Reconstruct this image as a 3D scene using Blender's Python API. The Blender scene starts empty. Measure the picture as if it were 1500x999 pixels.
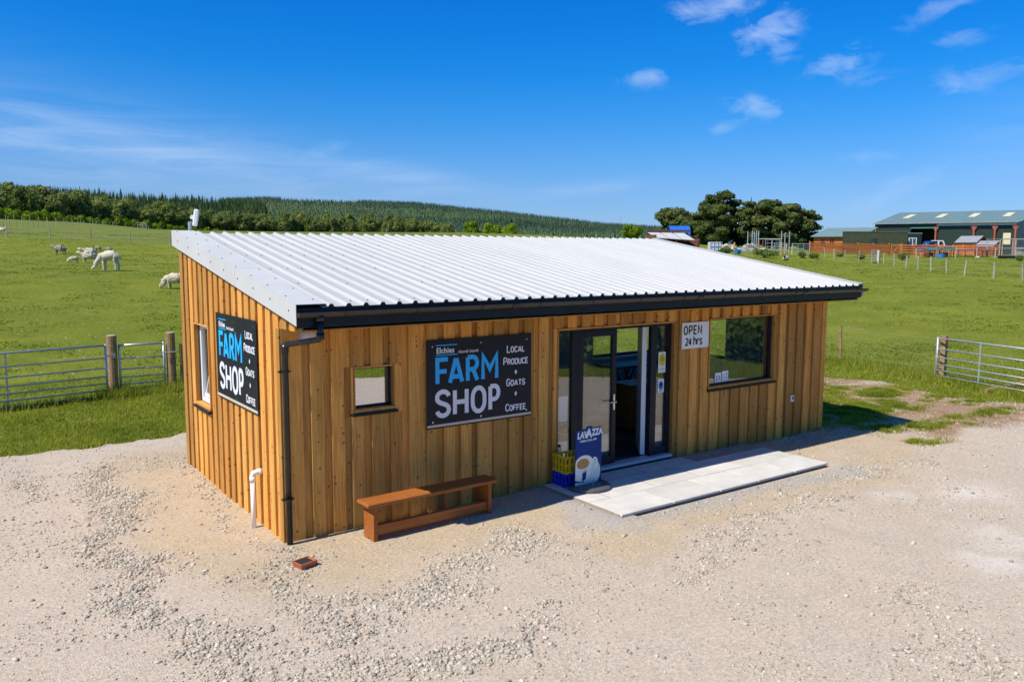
import bpy, bmesh, math, random
import numpy as np
from mathutils import Vector, Matrix

R = math.radians
PI = math.pi
rng = np.random.default_rng(7)
random.seed(7)
SC = bpy.context.scene
COL = SC.collection

# ------------------------------------------------------------------ camera
CAM = np.array([-3.0775, -8.658, 3.2015])
YAW, PITCH, ROLL, FPX = 0.6228, 0.1121, 0.0043, 1190.97
cp, sp = math.cos(PITCH), math.sin(PITCH)
FW = np.array([math.sin(YAW) * cp, math.cos(YAW) * cp, -sp])
RT = np.array([math.cos(YAW), -math.sin(YAW), 0.0])
UP = np.cross(RT, FW)
_c, _s = math.cos(ROLL), math.sin(ROLL)
RT2, UP2 = RT * _c + UP * _s, -RT * _s + UP * _c
cam = bpy.data.cameras.new('camera')
cam.sensor_width = 36.0
cam.sensor_fit = 'HORIZONTAL'
cam.lens = FPX / 1500 * 36.0
cam.clip_start = 0.1
cam.clip_end = 20000
camo = bpy.data.objects.new('camera', cam)
COL.objects.link(camo)
camo.matrix_world = Matrix(((RT2[0], UP2[0], -FW[0], CAM[0]),
                            (RT2[1], UP2[1], -FW[1], CAM[1]),
                            (RT2[2], UP2[2], -FW[2], CAM[2]),
                            (0, 0, 0, 1)))
SC.camera = camo

# ------------------------------------------------------------------ light and exposure
SUN_TO = Vector((-1.0, -0.03, 1.27)).normalized()
SUN_EL = math.asin(SUN_TO.z)
SUN_AZ = math.atan2(SUN_TO.x, SUN_TO.y)
sun = bpy.data.lights.new('sun', 'SUN')
sun.energy = 4.4
sun.angle = R(0.5)
sun.color = (1.0, 0.955, 0.865)
suno = bpy.data.objects.new('sun', sun)
COL.objects.link(suno)
suno.rotation_euler = (-SUN_TO).to_track_quat('-Z', 'Y').to_euler()
SC.view_settings.view_transform = 'Standard'
SC.view_settings.look = 'None'
SC.view_settings.exposure = 0.41
SC.view_settings.gamma = 1.0

W = bpy.data.worlds.new('World')
SC.world = W
W.use_nodes = True


class NT:
    """small helper for building node trees"""
    def __init__(s, tree):
        s.t = tree

    def n(s, kind, **kw):
        nd = s.t.nodes.new(kind)
        for k, v in kw.items():
            setattr(nd, k, v)
        return nd

    def put(s, sock, v):
        if v is None:
            return
        if hasattr(v, 'links') or isinstance(v, bpy.types.NodeSocket):
            s.t.links.new(v, sock)
        else:
            if isinstance(v, (tuple, list)) and len(v) == 3 and sock.type == 'RGBA':
                v = (*v, 1)
            sock.default_value = v

    def math(s, op, a, b=None, c=None, clamp=False):
        nd = s.n('ShaderNodeMath', operation=op, use_clamp=clamp)
        s.put(nd.inputs[0], a)
        if b is not None:
            s.put(nd.inputs[1], b)
        if c is not None:
            s.put(nd.inputs[2], c)
        return nd.outputs[0]

    def mix(s, f, a, b, mode='MIX'):
        nd = s.n('ShaderNodeMix', data_type='RGBA', blend_type=mode)
        s.put(nd.inputs[0], f)
        s.put(nd.inputs[6], a)
        s.put(nd.inputs[7], b)
        return nd.outputs[2]

    def noise(s, vec, scale, detail=3, rough=0.55, dist=0.0):
        nd = s.n('ShaderNodeTexNoise')
        s.put(nd.inputs['Vector'], vec)
        s.put(nd.inputs['Scale'], scale)
        nd.inputs['Detail'].default_value = detail
        nd.inputs['Roughness'].default_value = rough
        nd.inputs['Distortion'].default_value = dist
        return nd.outputs['Fac']

    def vor(s, vec, scale, feature='F1', out='Distance', rand=1.0, dims='3D'):
        nd = s.n('ShaderNodeTexVoronoi', feature=feature)
        nd.voronoi_dimensions = dims
        s.put(nd.inputs['Vector'], vec)
        s.put(nd.inputs['Scale'], scale)
        nd.inputs['Randomness'].default_value = rand
        return nd.outputs[out]

    def ramp(s, f, stops):
        nd = s.n('ShaderNodeValToRGB')
        el = nd.color_ramp.elements
        while len(el) < len(stops):
            el.new(0.5)
        for e, (p, c) in zip(el, stops):
            e.position = p
            e.color = (*c, 1) if len(c) == 3 else c
        s.put(nd.inputs[0], f)
        return nd.outputs[0]

    def rng(s, f, a, b, c=0.0, d=1.0):
        nd = s.n('ShaderNodeMapRange')
        s.put(nd.inputs[0], f)
        nd.inputs[1].default_value = a
        nd.inputs[2].default_value = b
        nd.inputs[3].default_value = c
        nd.inputs[4].default_value = d
        return nd.outputs[0]

    def vmul(s, v, k):
        nd = s.n('ShaderNodeVectorMath', operation='MULTIPLY')
        s.put(nd.inputs[0], v)
        nd.inputs[1].default_value = k
        return nd.outputs[0]

    def vadd(s, v, k):
        nd = s.n('ShaderNodeVectorMath', operation='ADD')
        s.put(nd.inputs[0], v)
        s.put(nd.inputs[1], k)
        return nd.outputs[0]

    def comb(s, x, y, z):
        nd = s.n('ShaderNodeCombineXYZ')
        s.put(nd.inputs[0], x)
        s.put(nd.inputs[1], y)
        s.put(nd.inputs[2], z)
        return nd.outputs[0]

    def sep(s, v):
        nd = s.n('ShaderNodeSeparateXYZ')
        s.put(nd.inputs[0], v)
        return nd.outputs

    def bump(s, h, strength, dist):
        nd = s.n('ShaderNodeBump')
        nd.inputs['Strength'].default_value = strength
        nd.inputs['Distance'].default_value = dist
        s.put(nd.inputs['Height'], h)
        return nd.outputs[0]


# sky: Nishita, deepened the way this clear polarised sky looks, with thin cloud
def build_world():
    t = W.node_tree
    t.nodes.clear()
    N = NT(t)
    out = N.n('ShaderNodeOutputWorld')
    bg = N.n('ShaderNodeBackground')
    t.links.new(bg.outputs[0], out.inputs[0])
    sky = N.n('ShaderNodeTexSky', sky_type='NISHITA')
    sky.sun_disc = False
    sky.sun_elevation = SUN_EL
    sky.sun_rotation = SUN_AZ
    sky.altitude = 200
    sky.air_density = 1.0
    sky.dust_density = 0.3
    sky.ozone_density = 2.0
    tc = N.n('ShaderNodeTexCoord')
    x, y, z = N.sep(tc.outputs['Generated'])
    e = N.math('ARCSINE', N.math('MINIMUM', N.math('MAXIMUM', z, -1.0), 1.0))
    a = N.math('SUBTRACT', N.math('ARCTAN2', x, y), YAW)
    tint = N.ramp(N.rng(e, 0.0, 0.5), SKY_TINT)
    col = N.mix(1.0, sky.outputs[0], tint, 'MULTIPLY')
    # thin cloud
    vec = N.comb(N.math('MULTIPLY', a, 1.0), N.math('MULTIPLY', e, 1.0), 0.0)
    total = None
    nz1 = N.noise(N.vmul(vec, (20, 40, 1)), 1.0, 8, 0.62, 0.5)
    nz2 = N.noise(N.vmul(vec, (7, 60, 1)), 1.0, 5, 0.6, 0.9)
    for (u, v, su, sv, rot, k, kind) in CLOUDS:
        ca = math.atan((u - 750) / FPX)
        ce = math.atan((365 - v) / FPX * math.cos(ca))
        sa, se = su / FPX * math.cos(ca), sv / FPX
        da = N.math('SUBTRACT', a, ca)
        de = N.math('SUBTRACT', e, ce)
        cr, sr = math.cos(R(rot)), math.sin(R(rot))
        p = N.math('ADD', N.math('MULTIPLY', da, cr / sa), N.math('MULTIPLY', de, sr / sa))
        q = N.math('ADD', N.math('MULTIPLY', da, -sr / se), N.math('MULTIPLY', de, cr / se))
        d2 = N.math('ADD', N.math('MULTIPLY', p, p), N.math('MULTIPLY', q, q))
        g = N.math('EXPONENT', N.math('MULTIPLY', d2, -.8 if kind == 0 else -0.9))
        if kind == 0:
            sh = N.math('ADD', N.math('MULTIPLY', g, .95), N.math('MULTIPLY', N.math('SUBTRACT', nz1, .53), 3.4))
            m = N.math('MULTIPLY', N.rng(sh, .2, 1.5, 0, k * .85), N.rng(g, .04, .6, 0, 1))
        else:
            m = N.math('MULTIPLY', g, N.rng(nz2, 0.2, .8, 0, k))
        total = m if total is None else N.math('ADD', total, m)
    total = N.math('MINIMUM', total, 0.9)
    col = N.mix(total, col, CLOUD_COL)
    t.links.new(col, bg.inputs[0])
    bg.inputs[1].default_value = SKY_STRENGTH


SKY_STRENGTH = 0.135
SKY_K = 1.40
SKY_TINT = [(p, tuple(c / SKY_K for c in t)) for p, t in ((0.0, (.38, .56, 1.03)), (.142, (.32, .56, .99)), (.21, (.25, .575, 1.03)), (.31, (.13, .58, 1.10)), (.41, (.05, .565, 1.17)), (.50, (.03, .55, 1.22)), (.60, (.02, .525, 1.24)), (1.0, (.10, .56, 1.06)))]
CLOUD_COL = (3.4, 4.3, 5.7)
CLOUDS = [(1045, 18, 62, 20, 12, .75, 0), (1110, 55, 48, 20, 22, .75, 0), (1132, 82, 22, 14, 0, .5, 0), (1210, 98, 42, 15, 10, .6, 0),
          (1250, 122, 40, 10, 0, .3, 0), (940, 123, 34, 12, 5, .5, 0), (1098, 163, 44, 15, -8, .55, 0), (1056, 188, 32, 8, 25, .3, 0),
          (1355, 20, 50, 13, 22, .5, 0), (1385, 65, 32, 12, 0, .35, 0), (1420, 120, 75, 16, 8, .4, 0), (1300, 280, 80, 14, 22, .25, 0),
          (1255, 230, 40, 9, 0, .2, 0), (100, 235, 330, 75, -13, .30, 1), (40, 208, 75, 9, -6, .35, 1), (190, 212, 170, 14, -12, .28, 1),
          (860, 278, 70, 9, 6, .35, 1), (600, 262, 120, 16, -8, .3, 1), (380, 245, 260, 32, -10, .25, 1), (480, 225, 40, 10, 20, .2, 0),
          (1480, 200, 90, 60, 0, .15, 1)]
build_world()

# ------------------------------------------------------------------ terrain
PL = np.array([(0, -.12), (24, -.12), (34, .7), (48, 1.75), (68, 2.42), (80, 2.65), (100, 4.5), (150, 6.6), (200, 8.6), (240, 10.2), (330, 11.6), (520, 12.5), (900, 14), (6000, 14)])
PR = np.array([(0, -.12), (24, -.12), (32, .0), (45, .7), (60, 1.25), (80, 1.85), (95, 2.1), (111, 2.62), (150, 2.75), (200, 3.4), (300, 4.5), (6000, 6)])
R1 = np.array([(-40, 22), (3.5, 21.5), (11, 23.5), (17, 27), (19.4, 27), (20.8, 0), (60, 0)])
R2 = np.array([(-40, 70), (3, 70), (19, 90), (24, 86), (29, 83), (35.6, 66), (42, 47), (46, 41), (50, 36), (55, 20), (60, 6), (80, 6)])


def sst(t):
    t = np.clip(t, 0, 1)
    return t * t * (3 - 2 * t)


def terrain(x, y):
    x = np.asarray(x, float)
    y = np.asarray(y, float)
    dx, dy = x - CAM[0], y - CAM[1]
    r = np.hypot(dx, dy)
    b = np.degrees(np.arctan2(dx, dy))
    far = sst((r - 140) / 90)
    w = sst((b - 30) / 32) * (1 - far) + sst((b - 8) / 52) * far
    z = np.interp(r, PL[:, 0], PL[:, 1]) * (1 - w) + np.interp(r, PR[:, 0], PR[:, 1]) * w
    z = -.12 + (z + .12) * sst((np.cos(np.radians(b - 35.66)) + .2) / .6)
    d = r * np.cos(np.radians(np.clip(b - 35.66, -60, 60)))
    inb = np.abs(b - 35.66) < 75
    z = z - np.interp(b, [3, 8, 11, 15, 21, 34, 44], [0, .6, 1.6, 3.6, 4.0, 2.2, 0]) * sst((r - 120) / 130) * (1 - sst((r - 560) / 200))
    h1 = np.interp(b, R1[:, 0], R1[:, 1]) - 11
    ed = 262 + .39 * np.maximum(0, 750 + FPX * np.tan(np.radians(np.clip(b - 35.66, -60, 60))))
    h1 = np.maximum(h1, 0) * sst((d - ed - 25) / 140) * (1 - sst((d - ed - 210) / 120))
    h2 = np.maximum(np.interp(b, R2[:, 0], R2[:, 1]) - 12, 0) * sst((d - 620) / 1080) * (1 - .5 * sst((d - 1750) / 500))
    z = z + np.where(inb, h1 + h2, 0)
    return z


def tz(x, y):
    return float(terrain(x, y))


def place(u, d):
    """ground point in the direction of bearing column u, d metres in front of the viewpoint"""
    f = np.array([math.sin(YAW), math.cos(YAW)])
    p = CAM[:2] + f * d + RT[:2] * ((u - 750) / FPX * d)
    return float(p[0]), float(p[1])


# value noise for scattering
_lat = rng.random((256, 256))


def vnoise(x, y, s=1.0, o=0):
    x = np.asarray(x, float) * s + 37.3 + o * 11.7
    y = np.asarray(y, float) * s + 91.7 + o * 5.1
    xi, yi = np.floor(x).astype(int), np.floor(y).astype(int)
    fx, fy = sst(x - xi), sst(y - yi)
    g = lambda i, j: _lat[i % 256, j % 256]
    return (g(xi, yi) * (1 - fx) + g(xi + 1, yi) * fx) * (1 - fy) + (g(xi, yi + 1) * (1 - fx) + g(xi + 1, yi + 1) * fx) * fy


# ------------------------------------------------------------------ object helpers
def link(name, me, mat=None, parent=None, smooth=False):
    if mat is not None and not me.materials:
        me.materials.append(mat)
    if smooth:
        me.polygons.foreach_set('use_smooth', [True] * len(me.polygons))
    o = bpy.data.objects.new(name, me)
    COL.objects.link(o)
    if parent is not None:
        o.parent = parent
    return o


def tag(o, label=None, cat=None, group=None, kind=None):
    if label:
        o['label'] = label
    if cat:
        o['category'] = cat
    if group:
        o['group'] = group
    if kind:
        o['kind'] = kind
    return o


def thing(name, label, cat, loc=(0, 0, 0), rz=0.0, group=None):
    o = bpy.data.objects.new(name, None)
    o.empty_display_size = 0.2
    COL.objects.link(o)
    o.location = loc
    o.rotation_euler = (0, 0, rz)
    return tag(o, label, cat, group)


def copy_tree(o, parent=None):
    c = o.copy()
    COL.objects.link(c)
    if parent is not None:
        c.parent = parent
    for ch in list(o.children):
        copy_tree(ch, c)
    return c


class MB:
    def __init__(s):
        s.v, s.f = [], []

    def add(s, vs, fs):
        k = len(s.v)
        s.v += [tuple(map(float, p)) for p in vs]
        s.f += [tuple(i + k for i in f) for f in fs]
        return s

    def box(s, x0, x1, y0, y1, z0, z1):
        vs = [(x0, y0, z0), (x1, y0, z0), (x1, y1, z0), (x0, y1, z0), (x0, y0, z1), (x1, y0, z1), (x1, y1, z1), (x0, y1, z1)]
        return s.add(vs, [(3, 2, 1, 0), (4, 5, 6, 7), (0, 1, 5, 4), (1, 2, 6, 5), (2, 3, 7, 6), (3, 0, 4, 7)])

    def cbox(s, x0, x1, y0, y1, z0, z1, c=0.004):
        """box with all its edges chamfered"""
        ax = [(x0, x1), (y0, y1), (z0, z1)]
        vs, idx = [], {}
        for sx in (0, 1):
            for sy in (0, 1):
                for sz in (0, 1):
                    sg = (sx, sy, sz)
                    for k in range(3):
                        p = []
                        for j in range(3):
                            q = ax[j][sg[j]]
                            if j != k:
                                q += c if sg[j] == 0 else -c
                            p.append(q)
                        idx[(sg, k)] = len(vs)
                        vs.append(p)
        fs = []
        for k in range(3):
            for sd in (0, 1):
                o1, o2 = [j for j in range(3) if j != k]
                loop = []
                for (p, q) in ((0, 0), (1, 0), (1, 1), (0, 1)):
                    sg = [0, 0, 0]
                    sg[k], sg[o1], sg[o2] = sd, p, q
                    loop.append(idx[(tuple(sg), k)])
                fs.append(tuple(loop))
        for k in range(3):          # edges along axis k
            o1, o2 = [j for j in range(3) if j != k]
            for p in (0, 1):
                for q in (0, 1):
                    a = [0, 0, 0]
                    b = [0, 0, 0]
                    a[o1] = b[o1] = p
                    a[o2] = b[o2] = q
                    a[k], b[k] = 0, 1
                    fs.append((idx[(tuple(a), o1)], idx[(tuple(b), o1)], idx[(tuple(b), o2)], idx[(tuple(a), o2)]))
        for sg in [(a, b, c2) for a in (0, 1) for b in (0, 1) for c2 in (0, 1)]:
            fs.append((idx[(sg, 0)], idx[(sg, 1)], idx[(sg, 2)]))
        return s.add(vs, fs)

    def tube(s, pts, r, n=10, cap=True, r1=None):
        pts = [Vector(p) for p in pts]
        rings = []
        m = len(pts)
        for i, p in enumerate(pts):
            if i == 0:
                d = pts[1] - p
            elif i == m - 1:
                d = p - pts[i - 1]
            else:
                d = (pts[i + 1] - p).normalized() + (p - pts[i - 1]).normalized()
            d.normalize()
            a = d.orthogonal().normalized() if i == 0 else (prev - d * prev.dot(d)).normalized()
            prev = a
            bb = d.cross(a)
            rr = r if r1 is None else r + (r1 - r) * i / (m - 1)
            rings.append([p + a * (rr * math.cos(2 * PI * k / n)) + bb * (rr * math.sin(2 * PI * k / n)) for k in range(n)])
        vs = [q for rg in rings for q in rg]
        fs = []
        for i in range(m - 1):
            for k in range(n):
                fs.append((i * n + k, i * n + (k + 1) % n, (i + 1) * n + (k + 1) % n, (i + 1) * n + k))
        if cap:
            fs.append(tuple(range(n))[::-1])
            fs.append(tuple((m - 1) * n + k for k in range(n)))
        return s.add(vs, fs)

    def prism(s, poly, axis, a, b):
        """2-D outline extruded along an axis; poly given in the other two axes in order"""
        n = len(poly)
        def P(p, t):
            return {'x': (t, p[0], p[1]), 'y': (p[0], t, p[1]), 'z': (p[0], p[1], t)}[axis]
        vs = [P(p, a) for p in poly] + [P(p, b) for p in poly]
        fs = [tuple(range(n))[::-1], tuple(range(n, 2 * n))]
        fs += [(i, (i + 1) % n, n + (i + 1) % n, n + i) for i in range(n)]
        return s.add(vs, fs)

    def lathe(s, prof, n=16, c=(0, 0, 0)):
        vs, fs = [], []
        for (r, z) in prof:
            for k in range(n):
                vs.append((c[0] + r * math.cos(2 * PI * k / n), c[1] + r * math.sin(2 * PI * k / n), c[2] + z))
        for i in range(len(prof) - 1):
            for k in range(n):
                fs.append((i * n + k, i * n + (k + 1) % n, (i + 1) * n + (k + 1) % n, (i + 1) * n + k))
        return s.add(vs, fs)

    def mesh(s, name):
        me = bpy.data.meshes.new(name)
        me.from_pydata(s.v, [], s.f)
        bm = bmesh.new()
        bm.from_mesh(me)
        bmesh.ops.recalc_face_normals(bm, faces=bm.faces)
        bm.to_mesh(me)
        bm.free()
        me.update()
        return me

    def build(s, name, mat, parent=None, smooth=False):
        return link(name, s.mesh(name), mat, parent, smooth)


def np_mesh(name, V, F):
    """big mesh of uniform polygons from arrays"""
    me = bpy.data.meshes.new(name)
    V = np.asarray(V, np.float32)
    F = np.asarray(F, np.int32)
    k = F.shape[1]
    me.vertices.add(len(V))
    me.vertices.foreach_set('co', V.ravel())
    me.loops.add(F.size)
    me.loops.foreach_set('vertex_index', F.ravel())
    me.polygons.add(len(F))
    me.polygons.foreach_set('loop_start', np.arange(0, F.size, k, dtype=np.int32))
    me.update(calc_edges=True)
    me.validate()
    return me


def rot_mats(n, g):
    """n random rotation matrices"""
    q = g.normal(size=(n, 4))
    q /= np.linalg.norm(q, axis=1)[:, None]
    w, x, y, z = q.T
    return np.stack([np.stack([1 - 2 * (y * y + z * z), 2 * (x * y - z * w), 2 * (x * z + y * w)], 1),
                     np.stack([2 * (x * y + z * w), 1 - 2 * (x * x + z * z), 2 * (y * z - x * w)], 1),
                     np.stack([2 * (x * z - y * w), 2 * (y * z + x * w), 1 - 2 * (x * x + y * y)], 1)], 1)


# ------------------------------------------------------------------ materials
def new_mat(name):
    m = bpy.data.materials.new(name)
    m.use_nodes = True
    t = m.node_tree
    t.nodes.clear()
    N = NT(t)
    out = N.n('ShaderNodeOutputMaterial')
    return m, N, out


def principled(N, out, col, rough=0.6, metal=0.0, normal=None, spec=0.5):
    b = N.n('ShaderNodeBsdfPrincipled')
    N.put(b.inputs['Base Color'], col)
    N.put(b.inputs['Roughness'], rough)
    N.put(b.inputs['Metallic'], metal)
    b.inputs['Specular IOR Level'].default_value = spec
    if normal is not None:
        N.put(b.inputs['Normal'], normal)
    N.t.links.new(b.outputs[0], out.inputs[0])
    return b


def pos(N):
    return N.n('ShaderNodeNewGeometry').outputs['Position']


def objco(N):
    return N.n('ShaderNodeTexCoord').outputs['Object']


def simple(name, col, rough=0.5, metal=0.0, scale=8.0, var=0.12, bump=0.0, dirt=0.0, obj_rand=0.0, spec=0.5):
    m, N, out = new_mat(name)
    p = objco(N)
    n1 = N.noise(p, scale, 5, 0.6)
    c = N.mix(N.rng(n1, 0.3, 0.7), tuple(x * (1 - var) for x in col), tuple(min(1, x * (1 + var)) for x in col))
    if obj_rand:
        oi = N.n('ShaderNodeObjectInfo').outputs['Random']
        g = N.rng(oi, 0, 1, 1 - obj_rand, 1 + obj_rand)
        c = N.mix(1.0, c, N.comb(g, g, g), 'MULTIPLY')
    if dirt:
        d = N.noise(p, scale * 0.35, 6, 0.7)
        c = N.mix(N.rng(d, 0.52, 0.75, 0, dirt), c, (0.16, 0.13, 0.1))
    rr = N.rng(N.noise(p, scale * 2.3, 3), 0.3, 0.7, max(0.02, rough - 0.08), min(1, rough + 0.08))
    nm = N.bump(N.noise(p, scale * 4, 4), bump, 0.01) if bump else None
    principled(N, out, c, rr, metal, nm, spec)
    return m


def wood_mat(name, light, dark, knots=True, rough=0.66, bump=0.25, spread=0.36):
    """softwood boards: grain runs up the board, knots, every board its own tone"""
    m, N, out = new_mat(name)
    p = pos(N)
    rnd = N.n('ShaderNodeObjectInfo').outputs['Random']
    x, y, z = N.sep(p)
    h = N.math('ADD', x, y)
    hh = N.math('ADD', h, N.math('MULTIPLY', rnd, 37.0))
    zz = N.math('ADD', z, N.math('MULTIPLY', rnd, 91.0))
    v2 = N.comb(hh, zz, N.math('MULTIPLY', rnd, 5.0))
    warp = N.noise(N.vmul(v2, (5, 1.6, 1)), 1.0, 2)
    g = N.noise(N.comb(N.math('MULTIPLY', N.math('ADD', hh, N.math('MULTIPLY', warp, 0.06)), 70.0), N.math('MULTIPLY', zz, 1.7), rnd), 1.0, 5, 0.65)
    big = N.noise(N.vmul(v2, (9, 0.9, 1)), 1.0, 3)
    c = N.mix(N.rng(g, 0.3, 0.72), light, dark)
    c = N.mix(N.rng(big, 0.45, 0.8, 0, 0.5), c, tuple(a * 0.62 for a in dark))
    if knots:
        vec = N.vmul(v2, (9, 9, 1))
        kd = N.vor(vec, 1.0, dims='2D')
        kc = N.sep(N.vor(vec, 1.0, out='Color', dims='2D'))[0]
        on = N.math('GREATER_THAN', kc, 0.66)
        size = N.rng(kc, 0.66, 1.0, 0.07, 0.19)
        k = N.math('MULTIPLY', on, N.math('SUBTRACT', 1.0, N.math('DIVIDE', kd, size), clamp=True))
        k = N.math('POWER', N.math('MAXIMUM', k, 0.0), 0.6)
        c = N.mix(N.math('MULTIPLY', k, 0.85), c, (0.06, 0.025, 0.008))
    tone = N.rng(rnd, 0, 1, 1 - spread, 1 + spread)
    warm = N.rng(N.math('FRACT', N.math('MULTIPLY', rnd, 17.3)), 0, 1, 0.88, 1.12)
    c = N.mix(1.0, c, N.comb(tone, N.math('MULTIPLY', tone, N.math('POWER', warm, 0.5)), N.math('MULTIPLY', tone, warm)), 'MULTIPLY')
    principled(N, out, c, rough, 0, N.bump(g, bump, 0.004), 0.28)
    return m


MT = {}
MT['clad'] = wood_mat('larch_cladding', (0.72, 0.378, 0.094), (0.40, 0.162, 0.024))
MT['trim'] = wood_mat('larch_trim', (0.64, 0.32, 0.08), (0.44, 0.18, 0.032))
MT['back'] = simple('wall_backing', (0.10, 0.05, 0.02), 0.8, scale=5)
MT['anthracite'] = simple('anthracite_metal', (0.011, 0.014, 0.022), 0.38, scale=3, var=0.1, spec=.22)
MT['fascia'] = simple('fascia_metal', (0.010, 0.015, 0.026), 0.32, scale=2, var=0.1, spec=.3)
MT['gutter'] = simple('gutter_plastic', (0.030, 0.024, 0.022), 0.28, scale=6, var=0.15, dirt=0.15)
MT['black'] = simple('black_plastic', (0.012, 0.012, 0.014), 0.22, scale=6)
MT['flash'] = simple('light_grey_flashing', (0.53, 0.525, 0.50), 0.6, scale=1.5, var=0.05)
MT['white'] = simple('white_plastic', (0.80, 0.80, 0.80), 0.35, scale=4, var=0.04)
MT['steel'] = simple('galvanised_steel', (0.50, 0.53, 0.56), 0.42, 0.55, scale=14, var=0.18)
MT['chrome'] = simple('brushed_metal', (0.62, 0.62, 0.62), 0.25, 1.0, scale=14)
MT['post'] = simple('treated_post', (0.30, 0.19, 0.085), 0.8, scale=9, var=0.35, bump=0.3)
MT['greypost'] = simple('weathered_post', (0.34, 0.31, 0.26), 0.85, scale=9, var=0.3, bump=0.3, obj_rand=0.25)
MT['wall_in'] = simple('interior_wall', (0.36, 0.41, 0.46), 0.7, scale=2, var=0.04)
MT['floor_in'] = simple('interior_floor', (0.09, 0.085, 0.08), 0.5, scale=3, var=0.2)
MT['dark_wood'] = simple('dark_wood', (0.12, 0.05, 0.02), 0.5, scale=6, var=0.3)
MT['paper'] = simple('paper', (0.78, 0.78, 0.78), 0.8, scale=3, var=0.03)


def roof_mat():
    m, N, out = new_mat('white_roof_sheet')
    p = pos(N)
    n = N.noise(N.vmul(p, (3, .5, .5)), 1.0, 5, .65)
    c = N.mix(N.rng(n, .35, .75), (.49, .482, .455), (.435, .428, .405))
    st = N.noise(N.vmul(p, (22, .7, .7)), 1.0, 3)
    c = N.mix(N.rng(st, .6, .85, 0, .25), c, (.40, .40, .40))
    principled(N, out, c, .5)
    return m


MT['roof'] = roof_mat()


def glass_mat(name, fac, tint, rough=0.0):
    m, N, out = new_mat(name)
    tr = N.n('ShaderNodeBsdfTransparent')
    N.put(tr.inputs[0], tint)
    gl = N.n('ShaderNodeBsdfGlossy')
    N.put(gl.inputs['Color'], (0.95, 0.97, 1.0))
    gl.inputs['Roughness'].default_value = rough
    w = N.bump(N.noise(pos(N), 1.4, 2), 0.03, 0.01)
    N.put(gl.inputs['Normal'], w)
    ge = N.n('ShaderNodeNewGeometry')
    dt = N.n('ShaderNodeVectorMath', operation='DOT_PRODUCT')
    N.put(dt.inputs[0], ge.outputs['Incoming'])
    N.put(dt.inputs[1], ge.outputs['Normal'])
    c1 = N.math('SUBTRACT', 1.0, N.math('ABSOLUTE', dt.outputs['Value']), clamp=True)
    f = N.math('ADD', N.math('MULTIPLY', N.math('POWER', c1, 5.0), 0.9), fac + .03, clamp=True)
    mx = N.n('ShaderNodeMixShader')
    N.put(mx.inputs[0], f)
    N.t.links.new(tr.outputs[0], mx.inputs[1])
    N.t.links.new(gl.outputs[0], mx.inputs[2])
    N.t.links.new(mx.outputs[0], out.inputs[0])
    return m


MT['glass_door'] = glass_mat('door_glass', 0.11, (0.93, 0.95, 0.94))
MT['glass_big'] = glass_mat('window_glass', 0.10, (0.93, 0.96, 0.95))
MT['glass_small'] = glass_mat('mirrored_glass', 0.62, (0.4, 0.4, 0.4))
MT['glass_clear'] = glass_mat('clear_glass', 0.03, (0.92, 0.95, 0.94))


def gravel_mat():
    m, N, out = new_mat('gravel_and_sand')
    p = pos(N)
    at = N.n('ShaderNodeAttribute')
    at.attribute_name = 'zone'
    sand, cem, soil = N.sep(at.outputs['Vector'])
    x, y, z = N.sep(p)
    p2 = N.comb(x, y, 0.0)
    n_big = N.noise(p2, 0.55, 5, 0.6)
    n_mid = N.noise(p2, 3.2, 6, 0.68)
    n_fine = N.noise(p2, 26, 5, 0.7)
    pink = N.mix(N.rng(n_mid, .3, .7), (.62, .51, .395), (.54, .44, .34))
    sandc = N.mix(N.rng(n_mid, .3, .7), (.59, .46, .30), (.51, .395, .255))
    c = N.mix(N.math('ADD', N.math('MULTIPLY', sand, .9), N.rng(n_big, .45, .7, -.1, .25), clamp=True), pink, sandc)
    c = N.mix(N.rng(n_big, .62, .8, 0, .5), c, (.58, .50, .41))
    c = N.mix(N.math('MULTIPLY', cem, N.rng(n_mid, .25, .6, .55, 1.0), clamp=True), c, (.445, .41, .37))
    c = N.mix(N.math('MULTIPLY', soil, N.rng(n_mid, .3, .65, .6, 1.0), clamp=True), c, (.315, .185, .10))
    c = N.mix(N.rng(n_fine, .38, .64), N.mix(1.0, c, (.70, .68, .66), 'MULTIPLY'), c)
    du = N.n('ShaderNodeAttribute')
    du.attribute_name = 'dust'
    c = N.mix(N.math('MULTIPLY', du.outputs['Fac'], N.rng(n_mid, .3, .6, .15, .75), clamp=True), c, (.66, .60, .53))
    # small chippings pressed into the surface
    v1 = N.n('ShaderNodeTexVoronoi')
    v1.voronoi_dimensions = '2D'
    N.put(v1.inputs['Vector'], p2)
    v1.inputs['Scale'].default_value = 46
    vr, vg, vb = N.sep(v1.outputs['Color'])
    chip = N.math('MULTIPLY', N.math('GREATER_THAN', vr, .62), N.math('LESS_THAN', v1.outputs['Distance'], .36))
    chip = N.math('MULTIPLY', chip, N.rng(N.noise(p2, 1.3, 4, .65), .38, .58, .25, .95))
    chip = N.math('MULTIPLY', chip, N.math('SUBTRACT', 1.0, N.math('MULTIPLY', N.math('MAXIMUM', cem, soil), .85)))
    cc = N.mix(vg, (.27, .24, .215), (.68, .61, .52))
    c = N.mix(chip, c, cc)
    hgt = N.math('ADD', N.math('MULTIPLY', n_fine, .5), N.math('ADD', N.math('MULTIPLY', chip, N.math('SUBTRACT', .5, v1.outputs['Distance'])), N.math('MULTIPLY', n_mid, .8)))
    principled(N, out, c, .95, 0, N.bump(hgt, .55, .03), .15)
    return m


MT['gravel'] = gravel_mat()


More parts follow.
